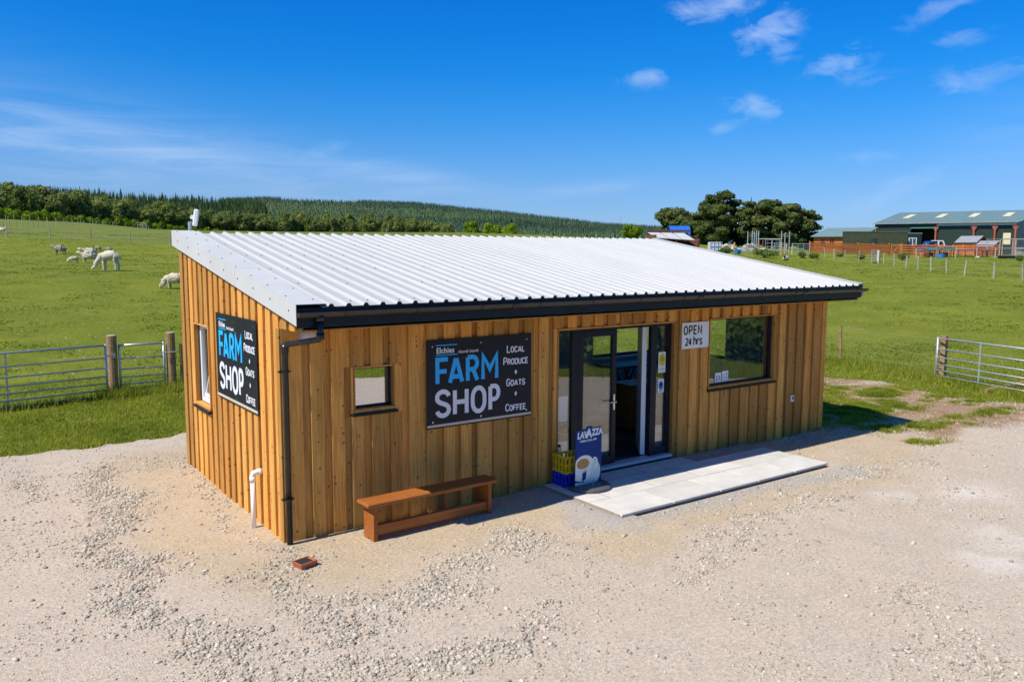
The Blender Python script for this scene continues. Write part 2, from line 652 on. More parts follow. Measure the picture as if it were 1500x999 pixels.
def stone_mat(name):
    m, N, out = new_mat(name)
    r = N.n('ShaderNodeNewGeometry').outputs['Random Per Island']
    oi = N.n('ShaderNodeObjectInfo').outputs['Random']
    f = N.math('FRACT', N.math('ADD', r, oi))
    c = N.ramp(f, [(0, (.24, .215, .18)), (.15, (.35, .305, .245)), (.4, (.47, .405, .31)), (.7, (.545, .47, .36)), (.92, (.62, .56, .455)), (1, (.42, .27, .19))])
    n = N.noise(objco(N), 60, 3)
    c = N.mix(N.rng(n, .3, .7, .75, 1.0), (.2, .17, .14), c)
    principled(N, out, c, .9, 0, None, .2)
    return m


MT['stone'] = stone_mat('loose_stone')


def field_mat():
    m, N, out = new_mat('pasture')
    p = pos(N)
    x, y, z = N.sep(p)
    p2 = N.comb(x, y, 0.0)
    big = N.noise(p2, .035, 5, .6)
    mid = N.noise(p2, .45, 6, .65)
    fine = N.noise(p2, 6.5, 6, .75)
    vfine = N.noise(N.vmul(p2, (1, 1, 1)), 38, 3, .7)
    c = N.mix(N.rng(mid, .36, .64), (.188, .218, .021), (.285, .292, .036))
    c = N.mix(N.rng(big, .42, .62, 0, .6), c, (.172, .212, .021))
    c = N.mix(N.rng(fine, .35, .68), N.mix(1.0, c, (.62, .68, .58), 'MULTIPLY'), c)
    c = N.mix(N.rng(vfine, .6, .8, 0, .35), c, (.28, .29, .07))
    # rough grazing beyond the far fences is duller and rushy
    fd = N.n('ShaderNodeVectorMath', operation='DOT_PRODUCT')
    N.put(fd.inputs[0], p)
    fd.inputs[1].default_value = (math.sin(YAW), math.cos(YAW), 0)
    side = N.math('SUBTRACT', N.math('MULTIPLY', x, .78), N.math('MULTIPLY', y, .62))
    rough_g = N.math('MULTIPLY', N.rng(fd.outputs['Value'], 72.5, 75.5), N.rng(side, -8, 10, 1, 0), clamp=True)
    rc = N.mix(N.rng(N.noise(p2, .22, 5, .7), .35, .65), (.105, .145, .022), (.19, .205, .045))
    c = N.mix(N.math('MULTIPLY', rough_g, .85), c, rc)
    # daisies, and dark droppings
    v = N.n('ShaderNodeTexVoronoi')
    v.voronoi_dimensions = '2D'
    N.put(v.inputs['Vector'], p2)
    v.inputs['Scale'].default_value = 1.6
    dz = N.math('MULTIPLY', N.math('LESS_THAN', v.outputs['Distance'], .045), N.math('GREATER_THAN', N.sep(v.outputs['Color'])[0], .55))
    c = N.mix(dz, c, (.55, .57, .42))
    v2 = N.n('ShaderNodeTexVoronoi')
    v2.voronoi_dimensions = '2D'
    N.put(v2.inputs['Vector'], p2)
    v2.inputs['Scale'].default_value = .42
    dd = N.math('MULTIPLY', N.math('LESS_THAN', v2.outputs['Distance'], .04), N.math('GREATER_THAN', N.sep(v2.outputs['Color'])[1], .72))
    c = N.mix(N.math('MULTIPLY', dd, .75), c, (.03, .03, .012))
    hgt = N.math('ADD', fine, N.math('MULTIPLY', vfine, .5))
    principled(N, out, c, .95, 0, N.bump(hgt, .8, .09), .1)
    return m


MT['field'] = field_mat()


def island_mat(name, stops, trans=0.25, scale=None):
    """leaves, blades, needles: every leaf its own tone"""
    m, N, out = new_mat(name)
    r = N.n('ShaderNodeNewGeometry').outputs['Random Per Island']
    oi = N.n('ShaderNodeObjectInfo').outputs['Random']
    c = N.ramp(r, stops)
    g = N.rng(oi, 0, 1, .8, 1.2)
    c = N.mix(1.0, c, N.comb(g, N.math('POWER', g, .8), g), 'MULTIPLY')
    if scale:
        n = N.noise(pos(N), scale, 4, .6)
        k = N.rng(n, .3, .7, .72, 1.25)
        c = N.mix(1.0, c, N.comb(k, N.math('POWER', k, .7), k), 'MULTIPLY')
    d = N.n('ShaderNodeBsdfDiffuse')
    N.put(d.inputs[0], c)
    tl = N.n('ShaderNodeBsdfTranslucent')
    N.put(tl.inputs[0], c)
    mx = N.n('ShaderNodeMixShader')
    mx.inputs[0].default_value = trans
    N.t.links.new(d.outputs[0], mx.inputs[1])
    N.t.links.new(tl.outputs[0], mx.inputs[2])
    N.t.links.new(mx.outputs[0], out.inputs[0])
    return m


MT['blade'] = island_mat('grass_blades', [(0, (.20, .25, .016)), (.5, (.30, .345, .03)), (.85, (.38, .40, .06)), (1, (.5, .46, .17))], .5, .8)
MT['tuft'] = island_mat('pasture_tufts', [(0, (.15, .215, .02)), (.6, (.23, .28, .036)), (1, (.33, .34, .08))], .5, .3)
MT['leaf_broad'] = island_mat('broadleaf_foliage', [(0, (.125, .17, .042)), (.5, (.195, .24, .062)), (1, (.28, .31, .10))], .4)
MT['leaf_lime'] = island_mat('bright_foliage', [(0, (.12, .20, .010)), (.5, (.18, .27, .016)), (1, (.25, .34, .03))], .35)
MT['leaf_pine'] = island_mat('pine_foliage', [(0, (.07, .098, .028)), (.5, (.115, .145, .042)), (1, (.165, .19, .062))], .4)
MT['conifer'] = island_mat('spruce_foliage', [(0, (.045, .08, .03)), (.5, (.065, .11, .042)), (1, (.10, .15, .06))], .25)
MT['conifer_far'] = island_mat('distant_spruce', [(0, (.055, .098, .062)), (.5, (.075, .128, .078)), (1, (.10, .155, .092))], .25, .004)  # lighter, bluer than the near spruce: distance haze put into the colour
MT['larch_far'] = island_mat('distant_larch', [(0, (.105, .168, .08)), (.5, (.132, .20, .096)), (1, (.16, .23, .11))], .3, .006)  # lightened tones here carry the haze of the far hill too
MT['bark'] = simple('bark', (.13, .10, .075), .9, scale=5, var=.3, bump=.4)
MT['pinebark'] = simple('pine_bark', (.22, .11, .06), .9, scale=5, var=.3, bump=.4)
MT['forest_floor'] = simple('forest_floor', (.05, .085, .032), .95, scale=.02, var=.3)
MT['shrub'] = island_mat('shrub_foliage', [(0, (.12, .17, .035)), (.5, (.15, .21, .045)), (1, (.22, .28, .08))], .4)

# ------------------------------------------------------------------ the ground
def polar(name, radii, mat, drop=0.0, step=1.0):
    bs = np.radians(np.arange(0, 360, step))
    nb = len(bs)
    rr, bb = np.meshgrid(radii, bs, indexing='ij')
    x, y = CAM[0] + rr * np.sin(bb), CAM[1] + rr * np.cos(bb)
    z = terrain(x, y) - drop
    V = np.stack([x.ravel(), y.ravel(), z.ravel()], 1)
    i = np.arange(len(radii) - 1)[:, None] * nb
    k = np.arange(nb)[None, :]
    k2 = (k + 1) % nb
    F = np.stack([(i + k).ravel(), (i + nb + k).ravel(), (i + nb + k2).ravel(), (i + k2).ravel()], 1)
    F = F[:, ::-1]
    me = np_mesh(name, V, F)
    return link(name, me, mat, None, True)


rad = np.concatenate([[0.01], np.arange(1, 40, 1.0), np.arange(40, 120, 2.0), np.arange(120, 301, 5.0)])
tag(polar('field', rad, MT['field']), kind='structure')
rad = np.concatenate([np.arange(300, 760, 12.0), np.arange(760, 2500, 40.0), np.geomspace(2500, 9000, 12)])
tag(polar('hills', rad, MT['forest_floor']), kind='structure')

YARD = [(-10, 7.6), (-5, 7.0), (-2.31, 6.45), (-1.09, 6.04), (.0, 6.3), (.59, 6.74), (1.6, 7.4), (6, 6.6), (11, 5.2), (13, 4.4), (15.9, 3.75), (16.4, 2.5),
        (15.8, .8), (15.9, -.1), (16.4, -.95), (17.4, -1.4), (16.6, -2.6), (14.3, -4.1), (12.0, -6.2), (7.5, -9.2), (1, -11.6), (-10, -13)]


def inside(x, y, poly):
    c = np.zeros(x.shape, bool)
    n = len(poly)
    for i in range(n):
        (x1, y1), (x2, y2) = poly[i], poly[(i + 1) % n]
        if y1 == y2:
            continue
        c ^= ((y1 > y) != (y2 > y)) & (x < (x2 - x1) * (y - y1) / (y2 - y1) + x1)
    return c


def segdist(x, y, pts):
    d = np.full(x.shape, 1e9)
    for (x1, y1), (x2, y2) in zip(pts[:-1], pts[1:]):
        dx, dy = x2 - x1, y2 - y1
        t = np.clip(((x - x1) * dx + (y - y1) * dy) / (dx * dx + dy * dy), 0, 1)
        d = np.minimum(d, np.hypot(x - x1 - t * dx, y - y1 - t * dy))
    return d


def jig(x, y):
    return (x + .45 * (vnoise(x, y, 1.1, 1) - .5) + .25 * (vnoise(x, y, 4, 2) - .5),
            y + .45 * (vnoise(x, y, 1.1, 3) - .5) + .25 * (vnoise(x, y, 4, 4) - .5))


def in_yard(x, y):
    return inside(*jig(x, y), YARD)


def box_dist(x, y, x0, x1, y0, y1):
    return np.hypot(np.maximum(np.maximum(x0 - x, x - x1), 0), np.maximum(np.maximum(y0 - y, y - y1), 0))


def yard_z(x, y):
    z = terrain(x, y) + .036
    z = z + .035 * (vnoise(x, y, .8, 5) - .5) + .012 * (vnoise(x, y, 3.1, 6) - .5)
    # made up to the edge of the paving
    d = box_dist(x, y, 3.75, 7.9, -1.45, 0)
    z = z + .03 * np.exp(-(d / .3) ** 2)
    cov = (x > 3.70) & (x < 7.94) & (y > -1.50) & (y < 0)
    return np.where(cov, z - .12, np.where((y < -1.45) & (d < .5) & (x > 3.9), np.minimum(z, -.094 + .02 * sst((d - .1) / .4)), np.where(box_dist(x, y, 3.7, 7.94, -1.55, 0) < .12, np.minimum(z, -.062), z)))


def soft(d, a, b):
    return 1 - sst((d - a) / (b - a))


SOIL = [((15.9, 3.3), (1.6, .8)), ((14.6, 2.4), (1.2, 1.0)), ((14.2, .2), (1.3, .9)), ((13.2, 2.2), (1.6, 1.2)), ((15.2, .7), (1.0, .8)), ((13.3, -.5), (1.3, .55)), ((15.4, -.6), (1.2, .5)), ((12.2, 1.4), (1.6, 1.4)), ((13.5, .6), (2.6, 1.3)), ((14.5, 1.5), (2.2, 1.6)), ((15.3, .3), (1.9, 1.5)), ((14.2, -1.0), (2.2, .9)), ((12.6, -1.2), (1.6, .5)), ((16.0, -1.2), (1.5, .8))]
PATCH = [((11.6, .55), (1.25, .55), 1.2), ((12.5, .75), (.9, .4), 1), ((13.3, .55), (.75, .42), 1), ((13.3, .0), (.55, .22), .7), ((11.75, -.75), (.75, .17), .9), ((12.35, -1.05), (.5, .16), .7), ((11.15, -.42), (.35, .14), .8),
         ((15.0, 1.6), (.8, .3), .8), ((14.3, 1.3), (.9, .25), .5), ((14.9, .45), (.6, .22), .7), ((13.3, -.95), (.42, .16), .7), ((15.3, -.25), (.5, .22), .6), ((14.7, -1.05), (.55, .22), .6),
         ((10.65, -1.5), (.2, .07), .5), ((10.98, -1.7), (.35, .12), .3), ((13.9, 2.4), (1.2, .3), .35), ((12.0, 1.7), (1.2, .5), .6), ((13.0, 3.3), (1.6, .7), .5), ((12.9, -1.4), (.3, .1), .4)]
BANDS = [[(-1.3, 4.4), (-1.3, 2.68), (-1.58, 1.08), (-1.62, -.44), (-1.56, -1.51), (-1.36, -2.41)],
         [(-.2, -.61), (-.5, -1.77), (-.36, -2.35), (.18, -2.07), (.83, -1.96), (1.55, -1.6), (2.34, -1.4)],
         [(-1.42, -2.04), (-.97, -2.69), (-.18, -3.25), (.6, -3.46), (1.24, -2.99)],
         [(3.06, -3.33), (3.88, -2.99), (5.07, -2.73), (6.33, -2.64)],
         [(4.45, -4.7), (3.92, -5.36), (3.4, -5.84)],
         [(7.49, -1.95), (8.51, -2.14), (9.33, -2.23)],
         [(-2.24, 4.88), (-2.04, 3.38)], [(.0, 3.9), (-.1, 1.6), (-.22, .0), (.1, -.25)], [(9.2, -.3), (10.5, -.5)]]
BW = [.26, .27, .3, .3, .35, .28, .3, .10, .25]
BK = [1, 1, 1, .6, .5, .6, .4, .5, .8]


def dens(x, y):
    xj, yj = jig(x, y)
    d = np.zeros(x.shape)
    for b, w, k in zip(BANDS, BW, BK):
        d = np.maximum(d, k * np.exp(-(segdist(xj, yj, b) / w) ** 2))
    n = vnoise(x, y, 1.3, 7)
    return d * (.45 + .9 * vnoise(x, y, 3.7, 8)) + .15 * sst((n - .5) / .25) + .035


def gravel_yard():
    st = .085
    xs, ys = np.arange(-10, 18, st), np.arange(-14.5, 9, st)
    X, Y = np.meshgrid(xs, ys, indexing='ij')
    ins = in_yard(X, Y)
    Z = yard_z(X, Y) + .01 * (rng.random(X.shape) - .5) * (dens(X, Y) > .3)
    # the edge dips under the turf
    e = ins.astype(float)
    Z = np.where(ins, Z, terrain(X, Y) - .02)
    cell = ins[:-1, :-1] | ins[1:, :-1] | ins[:-1, 1:] | ins[1:, 1:]
    ny = len(ys)
    I, J = np.nonzero(cell)
    F = np.stack([I * ny + J, (I + 1) * ny + J, (I + 1) * ny + J + 1, I * ny + J + 1], 1)
    V = np.stack([X.ravel(), Y.ravel(), Z.ravel()], 1)
    used = np.unique(F)
    remap = np.zeros(len(V), np.int64)
    remap[used] = np.arange(len(used))
    V, F = V[used], remap[F]
    me = np_mesh('gravel_yard', V, F)
    x, y = V[:, 0], V[:, 1]
    dsh = box_dist(x, y, 0, 10.2, 0, 4.15)
    xj, yj = jig(x, y)
    sand = np.maximum(soft(dsh + .5 * (vnoise(x, y, 1.5, 9) - .5), .9, 1.7), soft(segdist(xj, yj, [(3.2, -2.1), (5.5, -2.15), (8.2, -2.2), (10.5, -1.2)]), .15, .7))
    sand = np.maximum(sand, .75 * soft(segdist(xj, yj, [(0.2, -1.2), (2.6, -1.0)]), .3, .9))
    cem = soft(segdist(xj, yj, [(3.35, -1.35), (3.6, -1.68), (5.5, -1.7), (7.2, -1.82), (8.0, -1.9)]), .13, .42)
    cem = np.maximum(cem, soft(segdist(xj, yj, [(3.6, -.15), (3.65, -1.3)]), .1, .3))
    soil = np.zeros(len(x))
    for (cx, cy), (rx, ry) in SOIL:
        soil = np.maximum(soil, 1 - sst((np.hypot((xj - cx) / rx, (yj - cy) / ry) - .6) / .5))
    at = me.attributes.new('zone', 'FLOAT_VECTOR', 'POINT')
    at.data.foreach_set('vector', np.stack([sand, cem, soil], 1).astype(np.float32).ravel())
    dust = np.zeros(len(x))
    for (cx, cy, rr) in ((6.66, -4.68, .42), (5.75, -4.95, .30), (6.9, -4.3, .3), (7.36, -3.0, .28), (8.4, -3.6, .5)):
        dust = np.maximum(dust, np.exp(-(np.hypot((xj - cx), (yj - cy) * 1.6) / rr) ** 2))
    for (px, py), (rx, ry), k in PATCH:
        soil = np.maximum(soil, .9 * (1 - sst((np.hypot((xj - px) / rx, (yj - py) / ry) - .9) / .5)))
    at.data.foreach_set('vector', np.stack([sand, cem, soil], 1).astype(np.float32).ravel())
    a2 = me.attributes.new('dust', 'FLOAT', 'POINT')
    a2.data.foreach_set('value', dust.astype(np.float32))
    o = link('gravel_yard', me, MT['gravel'], None, True)
    return tag(o, kind='structure')


yard = gravel_yard()

# --- stones: real chippings on the yard, the largest each its own
ICO_V, ICO_F = None, None
_bm = bmesh.new()
bmesh.ops.create_icosphere(_bm, subdivisions=1, radius=1)
ICO_V = np.array([v.co[:] for v in _bm.verts])
ICO_F = np.array([[v.index for v in f.verts] for f in _bm.faces])
_bm.free()


def view_ok(x, y, z=-.1, m=60):
    """True where the photographed piece of the yard lies (nothing of the rest is scattered with detail)"""
    q = np.stack([x - CAM[0], y - CAM[1], np.full_like(x, z) - CAM[2]], -1)
    d = q @ FW
    u = 750 + FPX * (q @ RT2) / np.maximum(d, .1)
    v = 499.5 - FPX * (q @ UP2) / np.maximum(d, .1)
    return (d > .5) & (u > -m) & (u < 1500 + m) & (v < 999 + m)


def off_shop(x, y):
    a = (x > .0) & (x < 10.22) & (y > .0) & (y < 4.2)
    b = (x > 3.6) & (x < 8.02) & (y > -1.62) & (y < .1)
    return ~(a | b)


OCT_V = np.array([(1, 0, 0), (-1, 0, 0), (0, 1, 0), (0, -1, 0), (0, 0, 1), (0, 0, -1)], float)
OCT_F = np.array([(0, 2, 4), (2, 1, 4), (1, 3, 4), (3, 0, 4), (2, 0, 5), (1, 2, 5), (3, 1, 5), (0, 3, 5)])


def scatter(n_try, fdens, med, sd, lo, hi, cap, BV, BF, sink, name):
    x, y = rng.uniform(-4.5, 17, n_try), rng.uniform(-7.2, 7.2, n_try)
    k = view_ok(x, y)
    x, y = x[k], y[k]
    d = fdens(x, y)
    k = (rng.random(len(x)) < d) & in_yard(x, y) & off_shop(x, y)
    x, y, d = x[k], y[k], d[k]
    dist = np.hypot(x - CAM[0], y - CAM[1])
    s = np.clip(np.exp(rng.normal(math.log(med), sd, len(x))) * (.8 + .5 * np.clip(d, 0, 1)), lo, hi)
    k = s * 1191 / dist > .62
    x, y, s = x[k], y[k], s[k]
    if len(x) > cap:
        sel = rng.permutation(len(x))[:cap]
        x, y, s = x[sel], y[sel], s[sel]
    n = len(x)
    Rm = rot_mats(n, rng)
    nv = len(BV)
    base = np.stack([BV * (1 + .5 * (np.random.default_rng(i).random((nv, 1)) - .5)) * np.array([1, .8, .62]) for i in range(8)])
    P = base[rng.integers(0, 8, n)] * s[:, None, None]
    P = np.einsum('nij,nkj->nki', Rm, P)
    P[:, :, 2] *= .7
    P += np.stack([x, y, yard_z(x, y) + s * sink], 1)[:, None, :]
    F = (BF[None] + nv * np.arange(n)[:, None, None]).reshape(-1, 3)
    o = link(name, np_mesh(name, P.reshape(-1, 3), F), MT['stone'], yard)
    tag(o, kind='stuff')


def stones():
    scatter(760000, lambda x, y: (dens(x, y) - .012) * .85, .0112, .48, .004, .032, 62000, ICO_V, ICO_F, .12, 'gravel')
    grit = lambda x, y: np.clip(.10 + .35 * dens(x, y) + .22 * sst((vnoise(x, y, .9, 12) - .45) / .25) * (.4 + vnoise(x, y, 5, 13)), 0, 1)
    scatter(900000, grit, .0062, .35, .0035, .012, 80000, OCT_V, OCT_F, .05, 'grit')
    # larger stones one by one
    protos = []
    for i in range(7):
        g = np.random.default_rng(50 + i)
        v = ICO_V * (1 + .42 * (g.random((12, 1)) - .5)) * np.array([1, .78, .5])
        protos.append(np_mesh('stone', v, ICO_F))
        protos[-1].materials.append(MT['stone'])
    m = 0
    while m < 230:
        px, py = random.uniform(-3, 13), random.uniform(-5.6, 5.8)
        a = np.array([px]), np.array([py])
        if not (view_ok(*a, m=-5)[0] and in_yard(*a)[0] and off_shop(*a)[0]):
            continue
        if random.random() > float(dens(*a)[0]) * 1.1 + .05:
            continue
        dd = math.hypot(px - CAM[0], py - CAM[1])
        sz = min(.055, random.uniform(.019, .034) * (1.25 if random.random() < .12 else 1))
        if dd > 9:
            sz *= 1.2
        st = bpy.data.objects.new('stone', random.choice(protos))
        COL.objects.link(st)
        st.parent = yard
        st.location = (px, py, float(yard_z(*a)[0]) + sz * .12)
        st.rotation_euler = (random.uniform(-.3, .3), random.uniform(-.3, .3), random.uniform(0, 6.3))
        st.scale = (sz * random.uniform(.8, 1.3), sz, sz * random.uniform(.8, 1.3))
        m += 1


stones()

# ------------------------------------------------------------------ the shop
SL, SWD = 10.215, 4.152               # length of the front, depth
EAVE = .64
ZF, ZB = 2.60, 3.43                   # roof plane at the front and back edges
YB = SWD + .233
GB = -.11                             # foot of the boards


def roof_z(y):
    return ZF + (ZB - ZF) * (y + EAVE) / (YB + EAVE)


SHOP = thing('farm_shop', 'low timber clad farm shop with a white corrugated lean-to roof on the gravel yard', 'shop')
DOOR = (3.937, 6.215, -.2, 2.09)
WIN_S = (.895, 1.385, 1.275, 1.815)
WIN_B = (7.05, 8.69, .955, 2.10)
WIN_G = (2.78, 3.47, .95, 2.12)       # y range on the left gable
WIN_K = (8.03, 9.9, .97, 2.06)        # back wall
WIN_R = (2.12, 3.7, 1.0, 2.02)        # y range on the right gable


def cells(mb, axis, r0, r1, z0, z1, a, b, holes):
    xs = sorted({r0, r1, *[h[0] for h in holes], *[h[1] for h in holes]})
    zs = sorted({z0, z1, *[max(z0, h[2]) for h in holes], *[h[3] for h in holes]})
    for i in range(len(xs) - 1):
        for j in range(len(zs) - 1):
            cx, cz = (xs[i] + xs[i + 1]) / 2, (zs[j] + zs[j + 1]) / 2
            if any(h[0] < cx < h[1] and h[2] < cz < h[3] for h in holes):
                continue
            if axis == 'x':
                mb.box(xs[i], xs[i + 1], a, b, zs[j], zs[j + 1])
            else:
                mb.box(a, b, xs[i], xs[i + 1], zs[j], zs[j + 1])


TH = .16
mb = MB()
cells(mb, 'x', .05, SL - .05, GB, 2.42, .05, .05 + TH, [DOOR, WIN_S, WIN_B])
front_wall = mb.build('front_wall', MT['back'], SHOP)
mb = MB()
cells(mb, 'y', .212, SWD - .05, GB, 2.42, .05, .05 + TH, [WIN_G])
mb.prism([(.212, 2.421), (SWD - .05, 2.421), (SWD - .05, roof_z(SWD - .05) - .06), (.212, roof_z(.21) - .06)], 'x', .05, .05 + TH)
gable_wall = mb.build('gable_wall', MT['back'], SHOP)
mb = MB()
cells(mb, 'y', .212, SWD - .05, GB, 2.42, SL - .05 - TH, SL - .05, [WIN_R])
mb.prism([(.212, 2.421), (SWD - .05, 2.421), (SWD - .05, roof_z(SWD - .05) - .06), (.212, roof_z(.21) - .06)], 'x', SL - .05 - TH, SL - .05)
end_wall = mb.build('end_wall', MT['back'], SHOP)
mb = MB()
cells(mb, 'x', .05 + TH + .002, SL - .052 - TH, GB, roof_z(SWD) - .1, SWD - .05 - TH, SWD - .05, [WIN_K])
back_wall = mb.build('back_wall', MT['clad'], SHOP)
# inside skins, floor and ceiling
mb = MB()
cells(mb, 'x', .22, SL - .22, .012, 2.38, .214, .226, [DOOR, WIN_S, WIN_B])
cells(mb, 'x', .22, SL - .22, .012, 2.38, SWD - .226, SWD - .214, [WIN_K])
cells(mb, 'y', .23, SWD - .23, .012, 2.38, .214, .226, [WIN_G])
cells(mb, 'y', .23, SWD - .23, .012, 2.38, SL - .226, SL - .214, [WIN_R])
mb.build('lining', MT['wall_in'], SHOP)
MB().box(.06, SL - .06, .06, SWD - .06, -.1, .01).build('floor', MT['floor_in'], SHOP)
MB().box(.215, SL - .215, .215, SWD - .215, 2.385, 2.41).build('ceiling', MT['wall_in'], SHOP)


def subtract(seg, holes, z0, z1):
    """pieces of an upright board (a,b) that are left outside the holes"""
    a, b = seg
    out = []
    hs = [h for h in holes if h[0] < b - .006 and h[1] > a + .006]
    if not hs:
        return [(a, b, z0, z1)]
    h = hs[0]
    if h[2] > z0 + .02:
        out.append((a, b, z0, h[2]))
    if h[3] < z1 - .02:
        out.append((a, b, h[3], z1))
    if h[0] - a > .02:
        out.append((a, h[0], max(z0, h[2]) + .0005, h[3] - .0005))
    if b - h[1] > .02:
        out.append((h[1], b, max(z0, h[2]) + .0005, h[3] - .0005))
    return out


PER = .2498
BWD = .158


def clad_board(axis, piece, depth, parent, sgn):
    a, b, z0, z1 = piece
    # depth: 0 = outer board, 1 = under board; sgn +1: outside is towards -axis
    j = random.uniform(-.0015, .0015)
    d0, d1 = (0 + j, .029 + j) if depth == 0 else (.0312, .049)
    m = MB()
    z0 += random.uniform(-.006, .006)
    if axis == 'x':
        m.cbox(a, b, d0, d1, z0, z1, .003)
    else:
        if sgn > 0:
            m.cbox(d0, d1, a, b, z0, z1, .003)
        else:
            m.cbox(SL - d1, SL - d0, a, b, z0, z1, .003)
    m.build('board', MT['clad'], parent)


def grow(h, e=.004):
    return (h[0] - e, h[1] + e, h[2] - e, h[3] + e)


fholes = [grow(DOOR, .03), grow(WIN_S, .022), grow(WIN_B, .022)]
k = -1
while True:
    k += 1
    x0 = .100 + PER * k
    if x0 > SL - .05:
        break
    for pc in subtract((x0 + random.uniform(-.004, .004), min(x0 + BWD, SL - .002)), fholes, GB, 2.43):
        clad_board('x', pc, 0, front_wall, 1)
    u0 = x0 + BWD - .03
    if u0 < SL - .06:
        for pc in subtract((u0, min(u0 + .152, SL - .01)), fholes, GB + .004, 2.425):
            clad_board('x', pc, 1, front_wall, 1)
for pc in subtract((.0475, .13), fholes, GB, 2.42):
    clad_board('x', pc, 1, front_wall, 1)
gholes = [grow(WIN_G, .022)]
for (ax_holes, par, sg) in ((gholes, gable_wall, 1), ([grow(WIN_R, .022)], end_wall, -1)):
    y = SWD + .02 - BWD
    i = 0
    while y > -EAVE + .02:
        zt = roof_z(y + .02) - .055
        zb = GB if y > -.02 else 2.335
        for pc in subtract((y, y + BWD), ax_holes, zb, zt):
            clad_board('y', pc, 0, par, sg)
        u0 = y - (PER - BWD) - .03
        if u0 > -EAVE + .01:
            zb = GB + .004 if u0 > -.09 else 2.34
            if -.09 < u0 < .02:
                u0 = .024
            for pc in subtract((u0, y + .03), ax_holes, zb, zt - .01):
                clad_board('y', pc, 1, par, sg)
        y -= PER
# corner board beside the downpipe
MB().cbox(.0, .022, .002, .105, GB, 2.334, .003).build('corner_board', MT['clad'], SHOP)
MB().cbox(.0235, .099, .001, .0225, GB, 2.40, .003).build('corner_board', MT['clad'], SHOP)
# soffit of the eaves box
MB().box(.03, SL - .03, -EAVE + .03, .045, 2.345, 2.36).build('soffit', MT['clad'], SHOP)


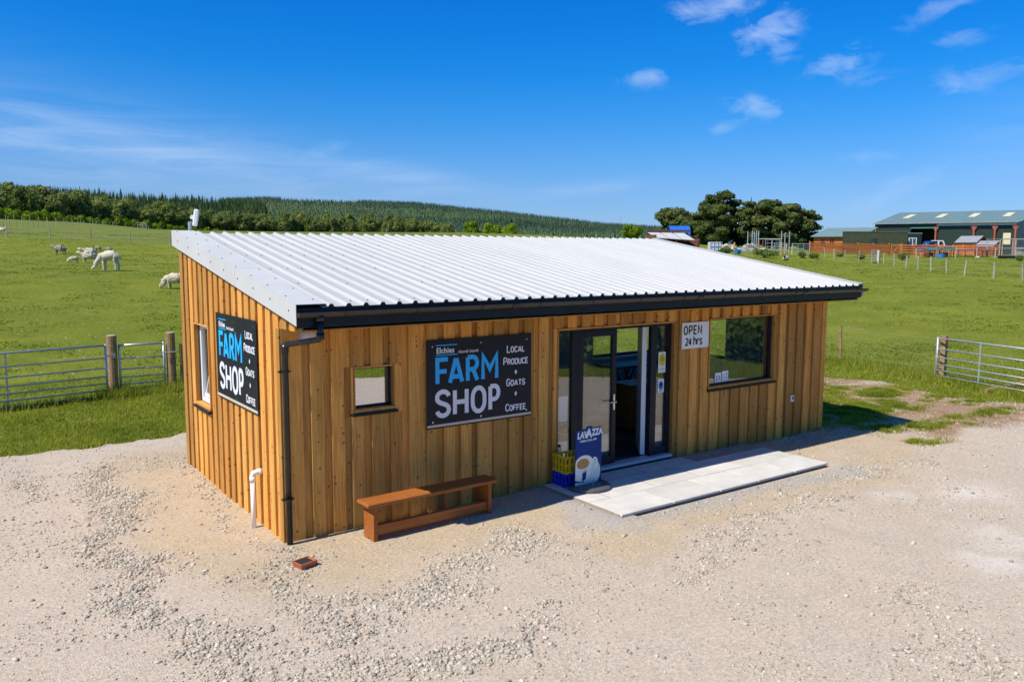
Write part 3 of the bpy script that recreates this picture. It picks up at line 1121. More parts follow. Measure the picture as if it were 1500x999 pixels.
# --- roof
def roof():
    rf = MB()
    # deck under the sheets
    rf.prism([(-EAVE + .02, roof_z(-EAVE + .02) - .05), (YB - .01, roof_z(YB) - .05), (YB - .01, roof_z(YB) - .02), (-EAVE + .02, roof_z(-EAVE + .02) - .02)], 'x', -.0, SL)
    ro = rf.build('roof', MT['anthracite'], SHOP)
    p, h, bw, tw = .2, .030, .072, .034
    x = .245
    first = True
    ns = 0
    x_end = SL - .02
    n_per = 5
    while x < x_end - .05:
        prof = []
        xx = x
        for i in range(n_per):
            if xx + .02 > x_end:
                break
            c = xx + .1
            prof += [(xx, 0), (c - bw / 2, 0), (c - tw / 2, h), (c + tw / 2, h), (c + bw / 2, 0)]
            xx += p
        prof.append((min(xx, x_end), 0))
        top = [(a, b) for a, b in prof]
        m = MB()
        ya, yb = -EAVE - random.uniform(0.0, .006), YB
        za, zb = roof_z(ya), roof_z(yb)
        lift = .0012 * (ns % 2)
        n = len(top)
        t = .006
        vs = [(a, ya, za + b + lift) for a, b in top] + [(a, yb, zb + b + lift) for a, b in top]
        vs += [(a, ya, za + b - t + lift) for a, b in top] + [(a, yb, zb + b - t + lift) for a, b in top]
        fs = []
        for i in range(n - 1):
            fs += [(i, i + 1, n + i + 1, n + i), (2 * n + i, 3 * n + i, 3 * n + i + 1, 2 * n + i + 1), (i, 2 * n + i, 2 * n + i + 1, i + 1), (n + i, n + i + 1, 3 * n + i + 1, 3 * n + i)]
        fs += [(0, n, 3 * n, 2 * n), (n - 1, 3 * n - 1, 4 * n - 1, 2 * n - 1)]
        m.add(vs, fs)
        m.build('roof_sheet', MT['roof'], ro)
        # dark filler under each rib at the eaves
        f = MB()
        for i in range((n - 1) // 5):
            c = top[5 * i][0] + .1
            f.prism([(c - bw / 2, za - .008), (c + bw / 2, za - .008), (c + tw / 2, za + h - .007), (c - tw / 2, za + h - .007)], 'y', ya + .012, ya + .06)
        f.build('rib_filler', MT['black'], ro)
        x = xx
        ns += 1
    # verge flashings: face and top, in two lengths each
    for sx in (0, 1):
        for (y0, y1) in ((-EAVE - .008, 1.335), (1.34, YB + .004)):
            m = MB()
            xo = -.042 if sx == 0 else SL + .042
            xi = .285 if sx == 0 else SL - .1
            za0, za1 = roof_z(y0) + .034, roof_z(y1) + .034
            a, b = (min(xo, xi), max(xo, xi))
            m.add([(a, y0, za0), (b, y0, za0), (b, y1, za1), (a, y1, za1), (a, y0, za0 - .005), (b, y0, za0 - .005), (b, y1, za1 - .005), (a, y1, za1 - .005)],
                  [(0, 1, 2, 3), (7, 6, 5, 4), (0, 4, 5, 1), (1, 5, 6, 2), (2, 6, 7, 3), (3, 7, 4, 0)])
            ff = xo + (.006 if sx == 0 else -.006)
            a, b = min(xo, ff), max(xo, ff)
            d = .225
            m.add([(a, y0, za0 - d), (b, y0, za0 - d), (b, y1, za1 - d), (a, y1, za1 - d), (a, y0, za0 - .006), (b, y0, za0 - .006), (b, y1, za1 - .006), (a, y1, za1 - .006)],
                  [(3, 2, 1, 0), (4, 5, 6, 7), (0, 1, 5, 4), (1, 2, 6, 5), (2, 3, 7, 6), (3, 0, 4, 7)])
            if sx == 0:        # inner upstand over the first rib
                m.add([(.285, y0, za0), (.30, y0, za0 - .034), (.30, y1, za1 - .034), (.285, y1, za1), (.280, y0, za0 - .004), (.295, y0, za0 - .036), (.295, y1, za1 - .036), (.280, y1, za1 - .004)],
                      [(0, 1, 2, 3), (7, 6, 5, 4), (0, 4, 5, 1), (2, 6, 7, 3)])
            m.build('verge_flashing', MT['flash'], ro)
    # back edge trim
    MB().box(-.03, SL + .03, YB + .004, YB + .012, roof_z(YB) - .16, roof_z(YB) - .012).build('back_trim', MT['flash'], ro)
    # fixing screws with washers
    s = MB()
    for row in range(6):
        y = -.45 + row * .94
        for i in range(48):
            x = .345 + .2 * i
            if x > SL - .2 or random.random() < .45:
                continue
            xx, yy = x + random.uniform(-.02, .02) - .1, y + random.uniform(-.04, .04)
            s.lathe([(.0, .010), (.006, .010), (.006, .004), (.011, .003), (.011, -.004)], 6, (xx, yy, roof_z(yy) + .001))
    for i in range(9):
        y = -.45 + i * .56
        s.lathe([(0, .008), (.007, .008), (.011, .003), (.011, -.003)], 6, (.22, y, roof_z(y) + .034))
        s.lathe([(0, .008), (.007, .008), (.011, .003), (.011, -.003)], 6, (-.0, y + .2, roof_z(y + .2) + .034))
        zz = roof_z(y) - .07
        s.tube([(-.04, y, zz), (-.049, y, zz)], .010, 6)
    so = s.build('screw', simple('screw_washer', (.13, .13, .135), .6), ro)
    so['kind'] = 'stuff'
    return ro


roof()

# --- eaves: fascia, gutter, downpipe
MB().cbox(-.03, SL + .02, -EAVE + .012, -EAVE + .030, 2.385, 2.592, .003).build('fascia', MT['fascia'], SHOP)


def gutter():
    m = MB()
    pts = [(math.cos(a), math.sin(a)) for a in np.linspace(PI, 2 * PI, 11)]
    yc, zc, r = -EAVE - .052, 2.548, .056
    prof = [(yc + r * a, zc + r * b) for a, b in pts] + [(yc + (r - .005) * a, zc + (r - .005) * b) for a, b in pts[::-1]]
    prof[0] = (yc - r - .003, zc + .004)
    m.prism(prof, 'x', -.035, SL + .055)
    for x in (-.035, SL + .051):
        m.prism([(yc + r * a, zc + r * b) for a, b in pts], 'x', x, x + .004)
    g = m.build('gutter', MT['gutter'], SHOP)
    x = .45
    while x < SL:
        b = MB()
        o = .004
        arc = [(yc + (r + o) * a, zc + (r + o) * bb) for a, bb in pts]
        arc2 = [(yc + r * a, zc + r * bb) for a, bb in pts[::-1]]
        b.prism(arc + arc2, 'x', x, x + .028)
        b.box(x, x + .028, yc + r - .01, -EAVE + .011, zc - .035, zc + .0)
        b.build('gutter_bracket', MT['black'], g)
        x += .86
    for x in (2.62, 5.9, 8.4):
        b = MB()
        b.prism([(yc + (r + .009) * a, zc + (r + .009) * bb) for a, bb in pts] + [(yc + r * a, zc + r * bb) for a, bb in pts[::-1]], 'x', x, x + .11)
        b.build('gutter_union', MT['black'], g)
    # running outlet and downpipe
    d = MB()
    d.tube([(.20, yc, zc - .03), (.20, yc, zc - .09)], .050, 12)
    d.tube([(.20, yc, zc - .085), (.20, yc, 2.30), (.185, yc + .03, 2.262), (.062, -.095, 2.165), (.045, -.06, 2.12), (.045, -.06, -.115)], .034, 12)
    d.tube([(.20, yc, 2.335), (.20, yc, 2.265)], .041, 12)
    d.tube([(.046, -.061, 2.16), (.045, -.06, 2.07)], .041, 12)
    dp = d.build('downpipe', MT['black'], SHOP, True)
    for z in (1.86, .42):
        c = MB()
        c.tube([(.045, -.06, z - .012), (.045, -.06, z + .012)], .040, 12)
        c.box(-.022, .11, -.05, -.001, z - .010, z + .010)
        c.build('pipe_clip', MT['black'], dp)


gutter()
m = MB()
m.lathe([(.0, -.085), (.05, -.08), (.082, -.055), (.092, -.02), (.095, 0)], 20)
bl = m.build('bulkhead_light', simple('frosted_lamp', (.58, .58, .56), .4), SHOP, True)
bl.rotation_euler = (R(-90), 0, 0)
bl.location = (.325, -.001, 2.235)
bl.rotation_euler = (R(90), 0, 0)
bl.scale = (1, 1, -1)
m = MB()
m.cbox(5.02, 5.52, -.18, -.10, 2.30, 2.345, .008)
m.build('strip_light', MT['white'], SHOP)

# --- openings
def opening(name, axis, hole, depth, bar, frame_mat, glass, reveal, sill=None, parent=SHOP, jamb=.02):
    """reveal boards, frame, pane and sill; axis x = front, y = left gable"""
    a, b, z0, z1 = hole
    def bx(m, u0, u1, d0, d1, w0, w1, c=.003):
        if axis == 'x':
            m.cbox(u0, u1, d0, d1, w0, w1, c)
        else:
            m.cbox(d0, d1, u0, u1, w0, w1, c)
    f = MB()
    d0, d1 = depth, depth + .06
    bx(f, a, a + bar, d0, d1, z0, z1)
    bx(f, b - bar, b, d0, d1, z0, z1)
    bx(f, a + bar, b - bar, d0 + .001, d1 - .001, z0, z0 + bar)
    bx(f, a + bar, b - bar, d0 + .001, d1 - .001, z1 - bar, z1)
    fr = f.build(name, frame_mat, parent)
    g = MB()
    bx(g, a + bar - .005, b - bar + .005, d0 + .024, d0 + .036, z0 + bar - .005, z1 - bar + .005, .001)
    g.build('pane', glass, fr)
    if reveal:
        for (u0, u1, w0, w1, nm) in ((a - jamb, a - .001, z0 - .0, z1 + jamb, 'jamb'), (b + .001, b + jamb, z0, z1 + jamb, 'jamb'), (a, b, z1 + .001, z1 + jamb - .001, 'head')):
            r = MB()
            bx(r, u0, u1, -.006, depth + .02, w0, w1, .002)
            r.build(nm, MT['trim'], fr)
        if sill:
            r = MB()
            bx(r, a - .02, b + .02, -.012, depth - .002, z0 - .045, z0 - .004, .003)
            r.build('sill_board', MT['trim'], fr)
            r = MB()
            bx(r, a - .05, b + .05, -.045, depth - .004, z0 - .078, z0 - .047, .003)
            r.build('sill', MT['anthracite'], fr)
    return fr


WIN_S2 = (WIN_S[0], WIN_S[1], WIN_S[2] + .06, WIN_S[3])
WIN_B2 = (WIN_B[0], WIN_B[1], WIN_B[2] + .06, WIN_B[3])
opening('small_window', 'x', WIN_S2, .085, .022, MT['anthracite'], MT['glass_small'], True, True)
opening('large_window', 'x', WIN_B2, .075, .022, MT['anthracite'], MT['glass_big'], True, True)
opening('back_window', 'x', WIN_K, SWD - .16, .05, MT['anthracite'], MT['glass_clear'], False)
opening('end_window', 'y', WIN_R, SL - .16, .05, MT['anthracite'], MT['glass_clear'], False)
# white interior sill boards of the rear windows
MB().cbox(WIN_K[0] - .04, WIN_K[1] + .04, SWD - .30, SWD - .165, .945, .968, .003).build('window_board', MT['white'], SHOP)
# white window on the gable, its sash tilted open
fr = opening('gable_window', 'y', (WIN_G[0], WIN_G[1], WIN_G[2] + .05, WIN_G[3]), .075, .055, MT['white'], MT['glass_clear'], True, True)
s = MB()
a, b, z0, z1 = WIN_G[0] + .07, WIN_G[1] - .07, WIN_G[2] + .12, WIN_G[3] - .07
h = z1 - z0
s.cbox(-.02, .02, a, a + .055, 0, h, .004)
s.cbox(-.02, .02, b - .055, b, 0, h, .004)
s.cbox(-.019, .019, a + .055, b - .055, 0, .055, .004)
s.cbox(-.019, .019, a + .055, b - .055, h - .055, h, .004)
sash = s.build('sash', MT['white'], fr)
sash.location = (.11, 0, z0)
sash.rotation_euler = (0, R(13), 0)


def entrance():
    y0 = .07
    x0, x1, zt = DOOR[0], DOOR[1], DOOR[3]
    fm = MB()
    def up(a, b, z0=.045, z1=zt - .042, d=.0):
        fm.cbox(a, b, y0 + d, y0 + .07 + d, z0, z1, .003)
    up(x0 + .001, x0 + .04)
    up(x1 - .05, x1 - .001)
    up(4.235, 4.365)
    up(5.80, 5.925)
    fm.cbox(x0 + .001, x1 - .001, y0, y0 + .07, zt - .042, zt, .003)
    fm.cbox(x0 + .04, 4.235, y0 + .001, y0 + .069, .045, .10, .003)
    fm.cbox(5.925, x1 - .05, y0 + .001, y0 + .069, .045, .16, .003)
    e = fm.build('entrance', MT['anthracite'], SHOP)
    for (a, b, z0) in ((x0 + .036, 4.24, .095), (5.92, x1 - .046, .155)):
        MB().cbox(a, b, y0 + .03, y0 + .042, z0, zt - .04, .001).build('side_pane', MT['glass_door'], e)
    MB().cbox(x0 + .002, x1 - .002, -.03, y0 + .085, .0, .044, .004).build('threshold', simple('aluminium_sill', (.50, .53, .56), .45, .1, scale=3, var=.06), e)
    for (u0, u1, w0, w1, nm) in ((x0 - .028, x0 - .001, -.1, zt + .028, 'jamb'), (x1 + .001, x1 + .028, -.1, zt + .028, 'jamb'), (x0, x1, zt + .001, zt + .027, 'head')):
        MB().cbox(u0, u1, -.006, .10, w0, w1, .002).build(nm, MT['trim'], e)

    def leaf(name, open_in):
        w = .725
        lm = MB()
        st = .085
        lm.cbox(0, st, 0, .06, 0, 1.995, .004)
        lm.cbox(w - st, w, 0, .06, 0, 1.995, .004)
        lm.cbox(st, w - st, .001, .059, 0, .12, .004)
        lm.cbox(st, w - st, .001, .059, 1.995 - st, 1.995, .004)
        lo = lm.build(name, MT['anthracite'], SHOP)
        MB().cbox(st - .005, w - st + .005, .024, .036, .115, 1.915, .001).build('door_pane', MT['glass_door'], lo)
        hd = MB()
        xx = w - .045
        hd.cbox(xx - .016, xx + .016, -.010, -.0005, .80, 1.04, .003)
        hd.tube([(xx, -.008, .93), (xx, -.055, .93), (xx - .12, -.055, .93)], .009, 8)
        ho = hd.build('handle', MT['chrome'], lo)
        return lo
    l1 = leaf('door', False)
    l1.location = (4.37, y0 + .005, .05)
    l2 = leaf('door', True)
    l2['label'] = 'door leaf swung open into the shop, its pale edge showing'
    # pale edge strip puts the sky's reflection into colour; the inner face is white
    MB().cbox(.0, .725, .0605, .066, 0.005, 1.99, .002).build('inner_face', MT['white'], l2)
    MB().cbox(-.008, -.0005, -.004, .066, .0, 1.995, .002).build('edge_strip', MT['white'], l2)
    # mirrored leaf hinged on the right
    l2.location = (5.795, y0 + .10, .05)
    l2.rotation_euler = (0, 0, R(51))
    return e


entrance()

# waste pipe on the gable, key safe, aerial
m = MB()
m.tube([(-.11, .70, -.13), (-.11, .70, .50)], .027, 12)
m.tube([(-.11, .70, .47), (-.11, .70, .535)], .035, 12)
m.tube([(-.11, .70, .50), (-.11, .70, .545), (-.10, .695, .575), (-.06, .69, .585), (.0, .69, .585)], .031, 12)
m.tube([(-.045, .69, .585), (-.012, .69, .585)], .037, 12)
wp = m.build('waste_pipe', MT['white'], SHOP, True)
m = MB()
m.cbox(9.20, 9.285, -.035, .0, .545, .66, .006)
ks = m.build('tap_box', MT['white'], SHOP)
MB().cbox(9.222, 9.263, -.041, -.0355, .58, .64, .004).build('cover', MT['gutter'], ks)
m = MB()
m.tube([(.235, YB + .03, 3.2), (.235, YB + .03, 3.60)], .024, 10)
an = m.build('antenna', MT['steel'], SHOP)
m = MB()
m.cbox(-.035, .035, -.05, .05, -.13, .13, .015)
m.cbox(-.075, -.035, -.02, .02, -.03, .03, .004)
pn = m.build('antenna_panel', MT['white'], an)
pn.location = (.325, YB + .02, 3.66)
pn.rotation_euler = (0, R(8), R(-20))

# paving at the door: concrete slabs on a raised bed
def paving():
    m, N, out = new_mat('concrete_slab')
    p = pos(N)
    rnd = N.n('ShaderNodeObjectInfo').outputs['Random']
    n1 = N.noise(N.vadd(p, N.comb(rnd, N.math('MULTIPLY', rnd, 9.0), 0.0)), 2.2, 6, .65)
    c = N.mix(N.rng(n1, .3, .7), (.52, .49, .445), (.66, .63, .575))
    st = N.noise(N.vmul(p, (1.2, 3.0, 1)), 1.6, 5, .7)
    c = N.mix(N.rng(st, .55, .75, 0, .45), c, (.42, .37, .30))
    g = N.rng(rnd, 0, 1, .92, 1.06)
    c = N.mix(1.0, c, N.comb(g, g, g), 'MULTIPLY')
    principled(N, out, c, .88, 0, N.bump(N.noise(p, 60, 5, .7), .15, .01), .2)
    mort = simple('mortar', (.31, .265, .21), .9, scale=12, var=.2, bump=.2)
    edge = simple('slab_edge', (.30, .29, .27), .9, scale=14, var=.3, bump=.3)
    P = bpy.data.objects.new('patio', MB().cbox(3.66, 7.985, -1.555, -.02, -.14, -.0305, .004).mesh('patio'))
    P.data.materials.append(mort)
    COL.objects.link(P)
    tag(P, kind='structure')
    def slab(a, b, c0, d):
        jz = random.uniform(-.003, .003)
        o = MB().cbox(a + .008, b - .008, c0 + (.004 if c0 < -1.5 else .008), d - .008, -.055, -.026 + jz, .004).build('slab', m, P)
    xs = [3.66, 4.575, 5.49, 6.30, 7.14, 7.985]
    for i in range(5):
        slab(xs[i], xs[i + 1], -1.60, -.985)
    xs = [3.66, 4.03, 4.92, 5.82, 6.72, 7.60, 7.985]
    for i in range(6):
        slab(xs[i], xs[i + 1], -.985, -.38)
    xs = [3.66, 4.40, 5.30, 6.38]
    for i in range(3):
        slab(xs[i], xs[i + 1], -.38, -.032)
    return P


paving()

# ------------------------------------------------------------------ lettering: strokes of a rounded condensed face
def arc(cx, cy, rx, ry, a0, a1, n=8):
    return [(cx + rx * math.cos(R(a0 + (a1 - a0) * i / n)), cy + ry * math.sin(R(a0 + (a1 - a0) * i / n))) for i in range(n + 1)]


_S = arc(.25, .76, .25, .24, 10, 190, 8) + [(.03, .64), (.12, .56), (.38, .44), (.47, .36)] + arc(.25, .24, .25, .24, 0, -170, 8)
GLYPH = {
    'F': (.46, [[(0, 0), (0, 1), (.46, 1)], [(0, .5), (.40, .5)]]),
    'A': (.60, [[(0, 0), (.285, 1)], [(.315, 1), (.60, 0)], [(.09, .24), (.51, .24)]]),
    'R': (.48, [[(0, 0), (0, 1)], [(0, 1), (.25, 1)] + arc(.25, .74, .22, .26, 80, -80) + [(.25, .48), (0, .48)], [(.26, .48), (.48, 0)]]),
    'M': (.68, [[(0, 0), (0, 1), (.34, .42), (.68, 1), (.68, 0)]]),
    'S': (.50, [_S]),
    'H': (.48, [[(0, 0), (0, 1)], [(.48, 0), (.48, 1)], [(0, .5), (.48, .5)]]),
    'O': (.52, [arc(.26, .62, .26, .38, 0, 180, 10) + arc(.26, .38, .26, .38, 180, 360, 10) + [(.52, .62)]]),
    'P': (.48, [[(0, 0), (0, 1)], [(0, 1), (.25, 1)] + arc(.25, .72, .23, .28, 80, -80) + [(.25, .44), (0, .44)]]),
    'L': (.42, [[(0, 1), (0, 0), (.42, 0)]]),
    'C': (.48, [arc(.26, .68, .24, .32, 20, 180, 8) + arc(.26, .32, .24, .32, 180, 340, 8)]),
    'D': (.50, [[(0, 0), (0, 1)], [(0, 1), (.22, 1)] + arc(.22, .64, .28, .36, 80, 0, 5) + arc(.22, .36, .28, .36, 0, -80, 5) + [(.22, 0), (0, 0)]]),
    'U': (.48, [[(0, 1), (0, .26)] + arc(.24, .26, .24, .26, 190, 350, 8) + [(.48, .26), (.48, 1)]]),
    'E': (.42, [[(.42, 1), (0, 1), (0, 0), (.42, 0)], [(0, .5), (.36, .5)]]),
    'G': (.50, [arc(.26, .68, .24, .32, 20, 180, 8) + arc(.26, .32, .24, .32, 180, 345, 8) + [(.50, .46), (.28, .46)]]),
    'T': (.50, [[(0, 1), (.50, 1)], [(.25, .98), (.25, 0)]]),
    'N': (.52, [[(0, 0), (0, 1), (.52, 0), (.52, 1)]]),
    '2': (.46, [arc(.23, .76, .23, .24, 160, 0, 8) + [(.44, .62), (.0, .0), (.48, .0)]]),
    '4': (.50, [[(.36, -.02), (.36, 1)], [(.36, 1), (.0, .26)], [(.0, .26), (.50, .26)]]),
    'h': (.40, [[(0, 1.05), (0, 0)], [(0, .42)] + arc(.2, .45, .2, .23, 150, 10, 6) + [(.40, .45), (.40, 0)]]),
    'r': (.28, [[(0, .68), (0, 0)], [(0, .40)] + arc(.22, .42, .21, .25, 150, 70, 5)]),
    's': (.34, [[(x * .68, y * .68) for x, y in _S]]),
}


def stroke(mb, pts, w, y0, hgt, ox=0, oz=0, sx=1, sz=1, n_out=-1):
    """a flat raised ribbon along pts in the x-z plane; it faces -y"""
    P = [Vector((ox + x * sx, oz + z * sz)) for x, z in pts]
    Q = [P[0]]
    for p in P[1:]:
        if (p - Q[-1]).length > 1e-5:
            Q.append(p)
    P = Q
    closed = (P[0] - P[-1]).length < w * .4 and len(P) > 6
    if closed:
        P = P[:-1] if (P[0] - P[-1]).length < 1e-4 else P
    n = len(P)
    L, Rr = [], []
    for i in range(n):
        if closed:
            a, b = P[i - 1], P[(i + 1) % n]
        else:
            a, b = P[max(0, i - 1)], P[min(n - 1, i + 1)]
        d0 = (P[i] - a).normalized() if (P[i] - a).length > 1e-9 else (b - P[i]).normalized()
        d1 = (b - P[i]).normalized() if (b - P[i]).length > 1e-9 else d0
        t = (d0 + d1)
        t = t.normalized() if t.length > 1e-6 else d0
        nn = Vector((-t.y, t.x))
        k = max(.45, nn.dot(Vector((-d0.y, d0.x))))
        L.append(P[i] + nn * (w / 2 / k))
        Rr.append(P[i] - nn * (w / 2 / k))
    yf = y0 - hgt
    vs = [(p.x, yf, p.y) for p in L] + [(p.x, yf, p.y) for p in Rr] + [(p.x, y0, p.y) for p in L] + [(p.x, y0, p.y) for p in Rr]
    fs = []
    m = n if closed else n - 1
    for i in range(m):
        j = (i + 1) % n
        fs += [(i, j, n + j, n + i), (i, 2 * n + i, 2 * n + j, j), (n + i, n + j, 3 * n + j, 3 * n + i)]
    if not closed:
        fs += [(0, n, 3 * n, 2 * n), (n - 1, 3 * n - 1, 4 * n - 1, 2 * n - 1)]
    mb.add(vs, fs)


def letters_at(mb, spec, z0, z1, w, y0, hgt=.002):
    """letters given by their outer left and right edges"""
    for i, (ch, xa, xb) in enumerate(spec):
        gw, st = GLYPH[ch]
        k = (xb - xa - w) / gw
        for j, pts in enumerate(st):
            stroke(mb, pts, w, y0, hgt + .0004 * j, xa + w / 2, z0 + w / 2, k, z1 - z0 - w)


def text_w(s, h, gap, caps=1.0, wx=1.0):
    return sum(GLYPH[c][0] * h * wx * (1.0 if i == 0 else caps) for i, c in enumerate(s)) + gap * (len(s) - 1)


def letters(mb, s, x, z, h, w, gap, y0, caps=1.0, wx=1.0, hgt=.002):
    for i, c in enumerate(s):
        k = 1.0 if i == 0 else caps
        gw, st = GLYPH[c]
        for j, pts in enumerate(st):
            stroke(mb, pts, w, y0, hgt + .0004 * j + .0001 * (i % 2), x, z + w / 2, h * k * wx, (h * k - w))
        x += gw * h * k * wx + gap
    return x


def font_text(s, size, mat, name, parent, loc, bold=0.0, shear=0.0, sx=1.0, depth=.001):
    c = bpy.data.curves.new('text', 'FONT')
    c.body = s
    c.size = size
    c.offset = bold
    c.shear = shear
    c.extrude = depth
    c.resolution_u = 2
    o = bpy.data.objects.new('text', c)
    COL.objects.link(o)
    me = bpy.data.meshes.new_from_object(o.evaluated_get(bpy.context.evaluated_depsgraph_get()))
    bpy.data.objects.remove(o)
    me.name = name
    me.materials.clear()
    me.transform(Matrix.Rotation(R(90), 4, 'X') @ Matrix.Diagonal((sx, 1, 1, 1)))
    ob = link(name, me, mat, parent)
    ob.location = loc
    return ob


MT['board'] = simple('sign_board', (.011, .012, .019), .45, scale=2, var=.1, spec=.25)
MT['sky_ink'] = simple('blue_lettering', (.006, .44, .92), .45, scale=3, var=.03)
MT['white_ink'] = simple('white_lettering', (.74, .75, .80), .45, scale=3, var=.02)
MT['dark_ink'] = simple('dark_lettering', (.02, .022, .028), .5, scale=3, var=.02)
MT['cream'] = simple('cream_strip', (.55, .49, .38), .5, scale=4, var=.08)


def farm_sign(label, loc, rz):
    t = thing('farm_shop_sign', label, 'sign', loc, rz)
    w, h = 1.612, 1.115
    MB().cbox(0, w, -.012, 0, 0, h, .002).build('panel', MT['board'], t)
    MB().cbox(.004, w - .004, -.020, -.0125, .020, .052, .002).build('bottom_strip', MT['cream'], t)
    m = MB()
    letters_at(m, (('F', .126, .335), ('A', .308, .545), ('R', .572, .775), ('M', .805, 1.075)), .535, .893, .057, -.0122)
    m.build('lettering', MT['sky_ink'], t)
    m = MB()
    letters_at(m, (('S', .118, .348), ('H', .378, .612), ('O', .645, .885), ('P', .918, 1.105)), .125, .488, .058, -.0122)
    m.build('lettering', MT['white_ink'], t)
    cx = 1.355
    for s, z, hh in (('LOCAL', .875, .105), ('PRODUCE', .715, .105), ('GOATS', .43, .105), ('COFFEE', .095, .105)):
        wd = text_w(s, hh, .018, .82, .95)
        m = MB()
        letters(m, s, cx - wd / 2, z, hh, .0155, .018, -.0122, .82, .95)
        m.build('lettering', MT['white_ink'], t)
    for z in (.615, .325):
        m = MB()
        m.add([(cx, -.0145, z - .034), (cx + .022, -.0145, z), (cx, -.0145, z + .034), (cx - .022, -.0145, z)], [(0, 1, 2, 3)])
        m.build('diamond', MT['white_ink'], t)
    m = MB()
    m.box(.135, .445, -.0135, -.0122, 1.035, 1.047)
    m.box(.135, .445, -.0135, -.0122, .912, .924)
    m.build('logo_bar', MT['sky_ink'], t)
    font_text('Elchies', .098, MT['white_ink'], 'lettering', t, (.14, -.013, .943), .002, 0, .98)
    font_text('Naturally Speyside', .052, MT['white_ink'], 'lettering', t, (.458, -.013, .928), .0004, .35, .78)
    for (x, z) in ((.085, 1.03), (.80, 1.04), (1.53, 1.04), (.085, .085), (.80, .085), (1.53, .085)):
        s = MB()
        s.tube([(x, -.0122, z), (x, -.017, z)], .011, 8)
        s.build('screw', MT['chrome'], t)
    return t


farm_sign('dark sign reading FARM SHOP beside the small square window on the long front wall', (1.834, -.008, .975), 0)
farm_sign('dark sign reading FARM SHOP on the sunlit gable wall beside the white window', (-.010, 2.300, 1.25), R(-90))

t = thing('open_sign', 'white sign reading OPEN 24hrs between the glass doors and the large window', 'sign', (6.374, -.008, 1.671))
MB().cbox(0, .618, -.008, 0, 0, .41, .002).build('panel', MT['white'], t)
m = MB()
letters(m, 'OPEN', .045, .215, .150, .026, .042, -.0082, wx=.92)
x = letters(m, '24', .085, .045, .125, .024, .022, -.0082, wx=.86)
letters(m, 'hrs', x + .035, .045, .150, .024, .024, -.0082, wx=.92)
m.build('lettering', MT['dark_ink'], t)
for (x, z) in ((.02, .39), (.598, .39), (.02, .02), (.598, .02)):
    s = MB()
    s.tube([(x, -.0082, z), (x, -.011, z)], .007, 8)
    s.build('screw', MT['chrome'], t)


# ------------------------------------------------------------------ bench
def bench():
    t = thing('bench', 'plain orange brown timber bench against the front wall below the sign', 'bench', (1.655, -.40, -.105), R(1.2))
    wd, N, out = new_mat('stained_bench_wood')
    p = objco(N)
    g = N.noise(N.vmul(p, (2.2, 45, 45)), 1.0, 4, .6)
    c = N.mix(N.rng(g, .3, .7), (.42, .145, .030), (.30, .085, .016))
    c = N.mix(N.rng(N.noise(p, 6, 4), .5, .8, 0, .35), c, (.20, .06, .012))
    g2 = N.noise(N.vmul(p, (1.2, 110, 110)), 1.0, 3, .6)
    c = N.mix(N.rng(g2, .45, .7, 0, .55), c, (.22, .065, .012))
    principled(N, out, c, .58, 0, N.bump(g, .3, .004), .35)
    MB().cbox(-.895, .895, -.14, .14, .415, .46, .010).build('seat', wd, t)
    for x in (-.79, .79):
        l = MB()
        s = 1 if x < 0 else -1
        l.prism([(-.125, .0), (-.03, .0), (-.018, .022), (0, .035), (.018, .022), (.03, 0), (.125, 0), (.125, .414), (-.125, .414)], 'x', x - .024, x + .024)
        l.build('leg', wd, t)
    MB().cbox(-.765, .765, -.10, -.062, .075, .19, .004).build('stretcher', wd, t)


bench()


# ------------------------------------------------------------------ crates and the coffee board by the door
def crate(label, loc, mat, rz):
    t = thing('bottle_crate', label, 'crate', loc, rz, 'plastic crates stacked by the door')
    w, d, h = .40, .30, .235
    def wall(name, n, along, off, rot):
        m = MB()
        L = w if along == 'x' else d
        th = .012
        def bar(a, b, z0, z1):
            if along == 'x':
                m.box(a, b, off - th / 2, off + th / 2, z0, z1)
            else:
                m.box(off - th / 2, off + th / 2, a, b, z0, z1)
        hl = L / 2
        bar(-hl, hl, 0, .028)
        bar(-hl + .001, hl - .001, .110, .130)
        bar(-hl, hl, .205, h)
        for i in range(n + 1):
            x = -hl + L * i / n
            a = max(-hl, x - .019)
            b = min(hl, x + .019)
            bar(a + .0005, b - .0005, .028, .110)
            bar(a + .0005, b - .0005, .130, .205)
        m.build(name, mat, t)
    wall('side', 5, 'x', -d / 2 + .006, 0)
    wall('side', 5, 'x', d / 2 - .006, 0)
    wall('end', 4, 'y', -w / 2 + .0065, 0)
    wall('end', 4, 'y', w / 2 - .0065, 0)
    m = MB()
    m.box(-w / 2 + .014, w / 2 - .014, -d / 2 + .014, d / 2 - .014, .004, .012)
    for i in range(1, 5):
        m.box(-w / 2 + w * i / 5 - .003, -w / 2 + w * i / 5 + .003, -d / 2 + .014, d / 2 - .014, .012, .09)
    m.build('base', mat, t)
    return t


blue = simple('blue_crate_plastic', (.008, .028, .52), .4, scale=9, var=.2)
yel = simple('yellow_crate_plastic', (.74, .50, .012), .4, scale=9, var=.2, dirt=.2)
crate('blue plastic crate, the lower of two stacked by the door', (4.00, -.20, -.066), blue, R(-3))
crate('yellow plastic crate, the upper of two stacked by the door', (4.00, -.198, .170), yel, R(-2))


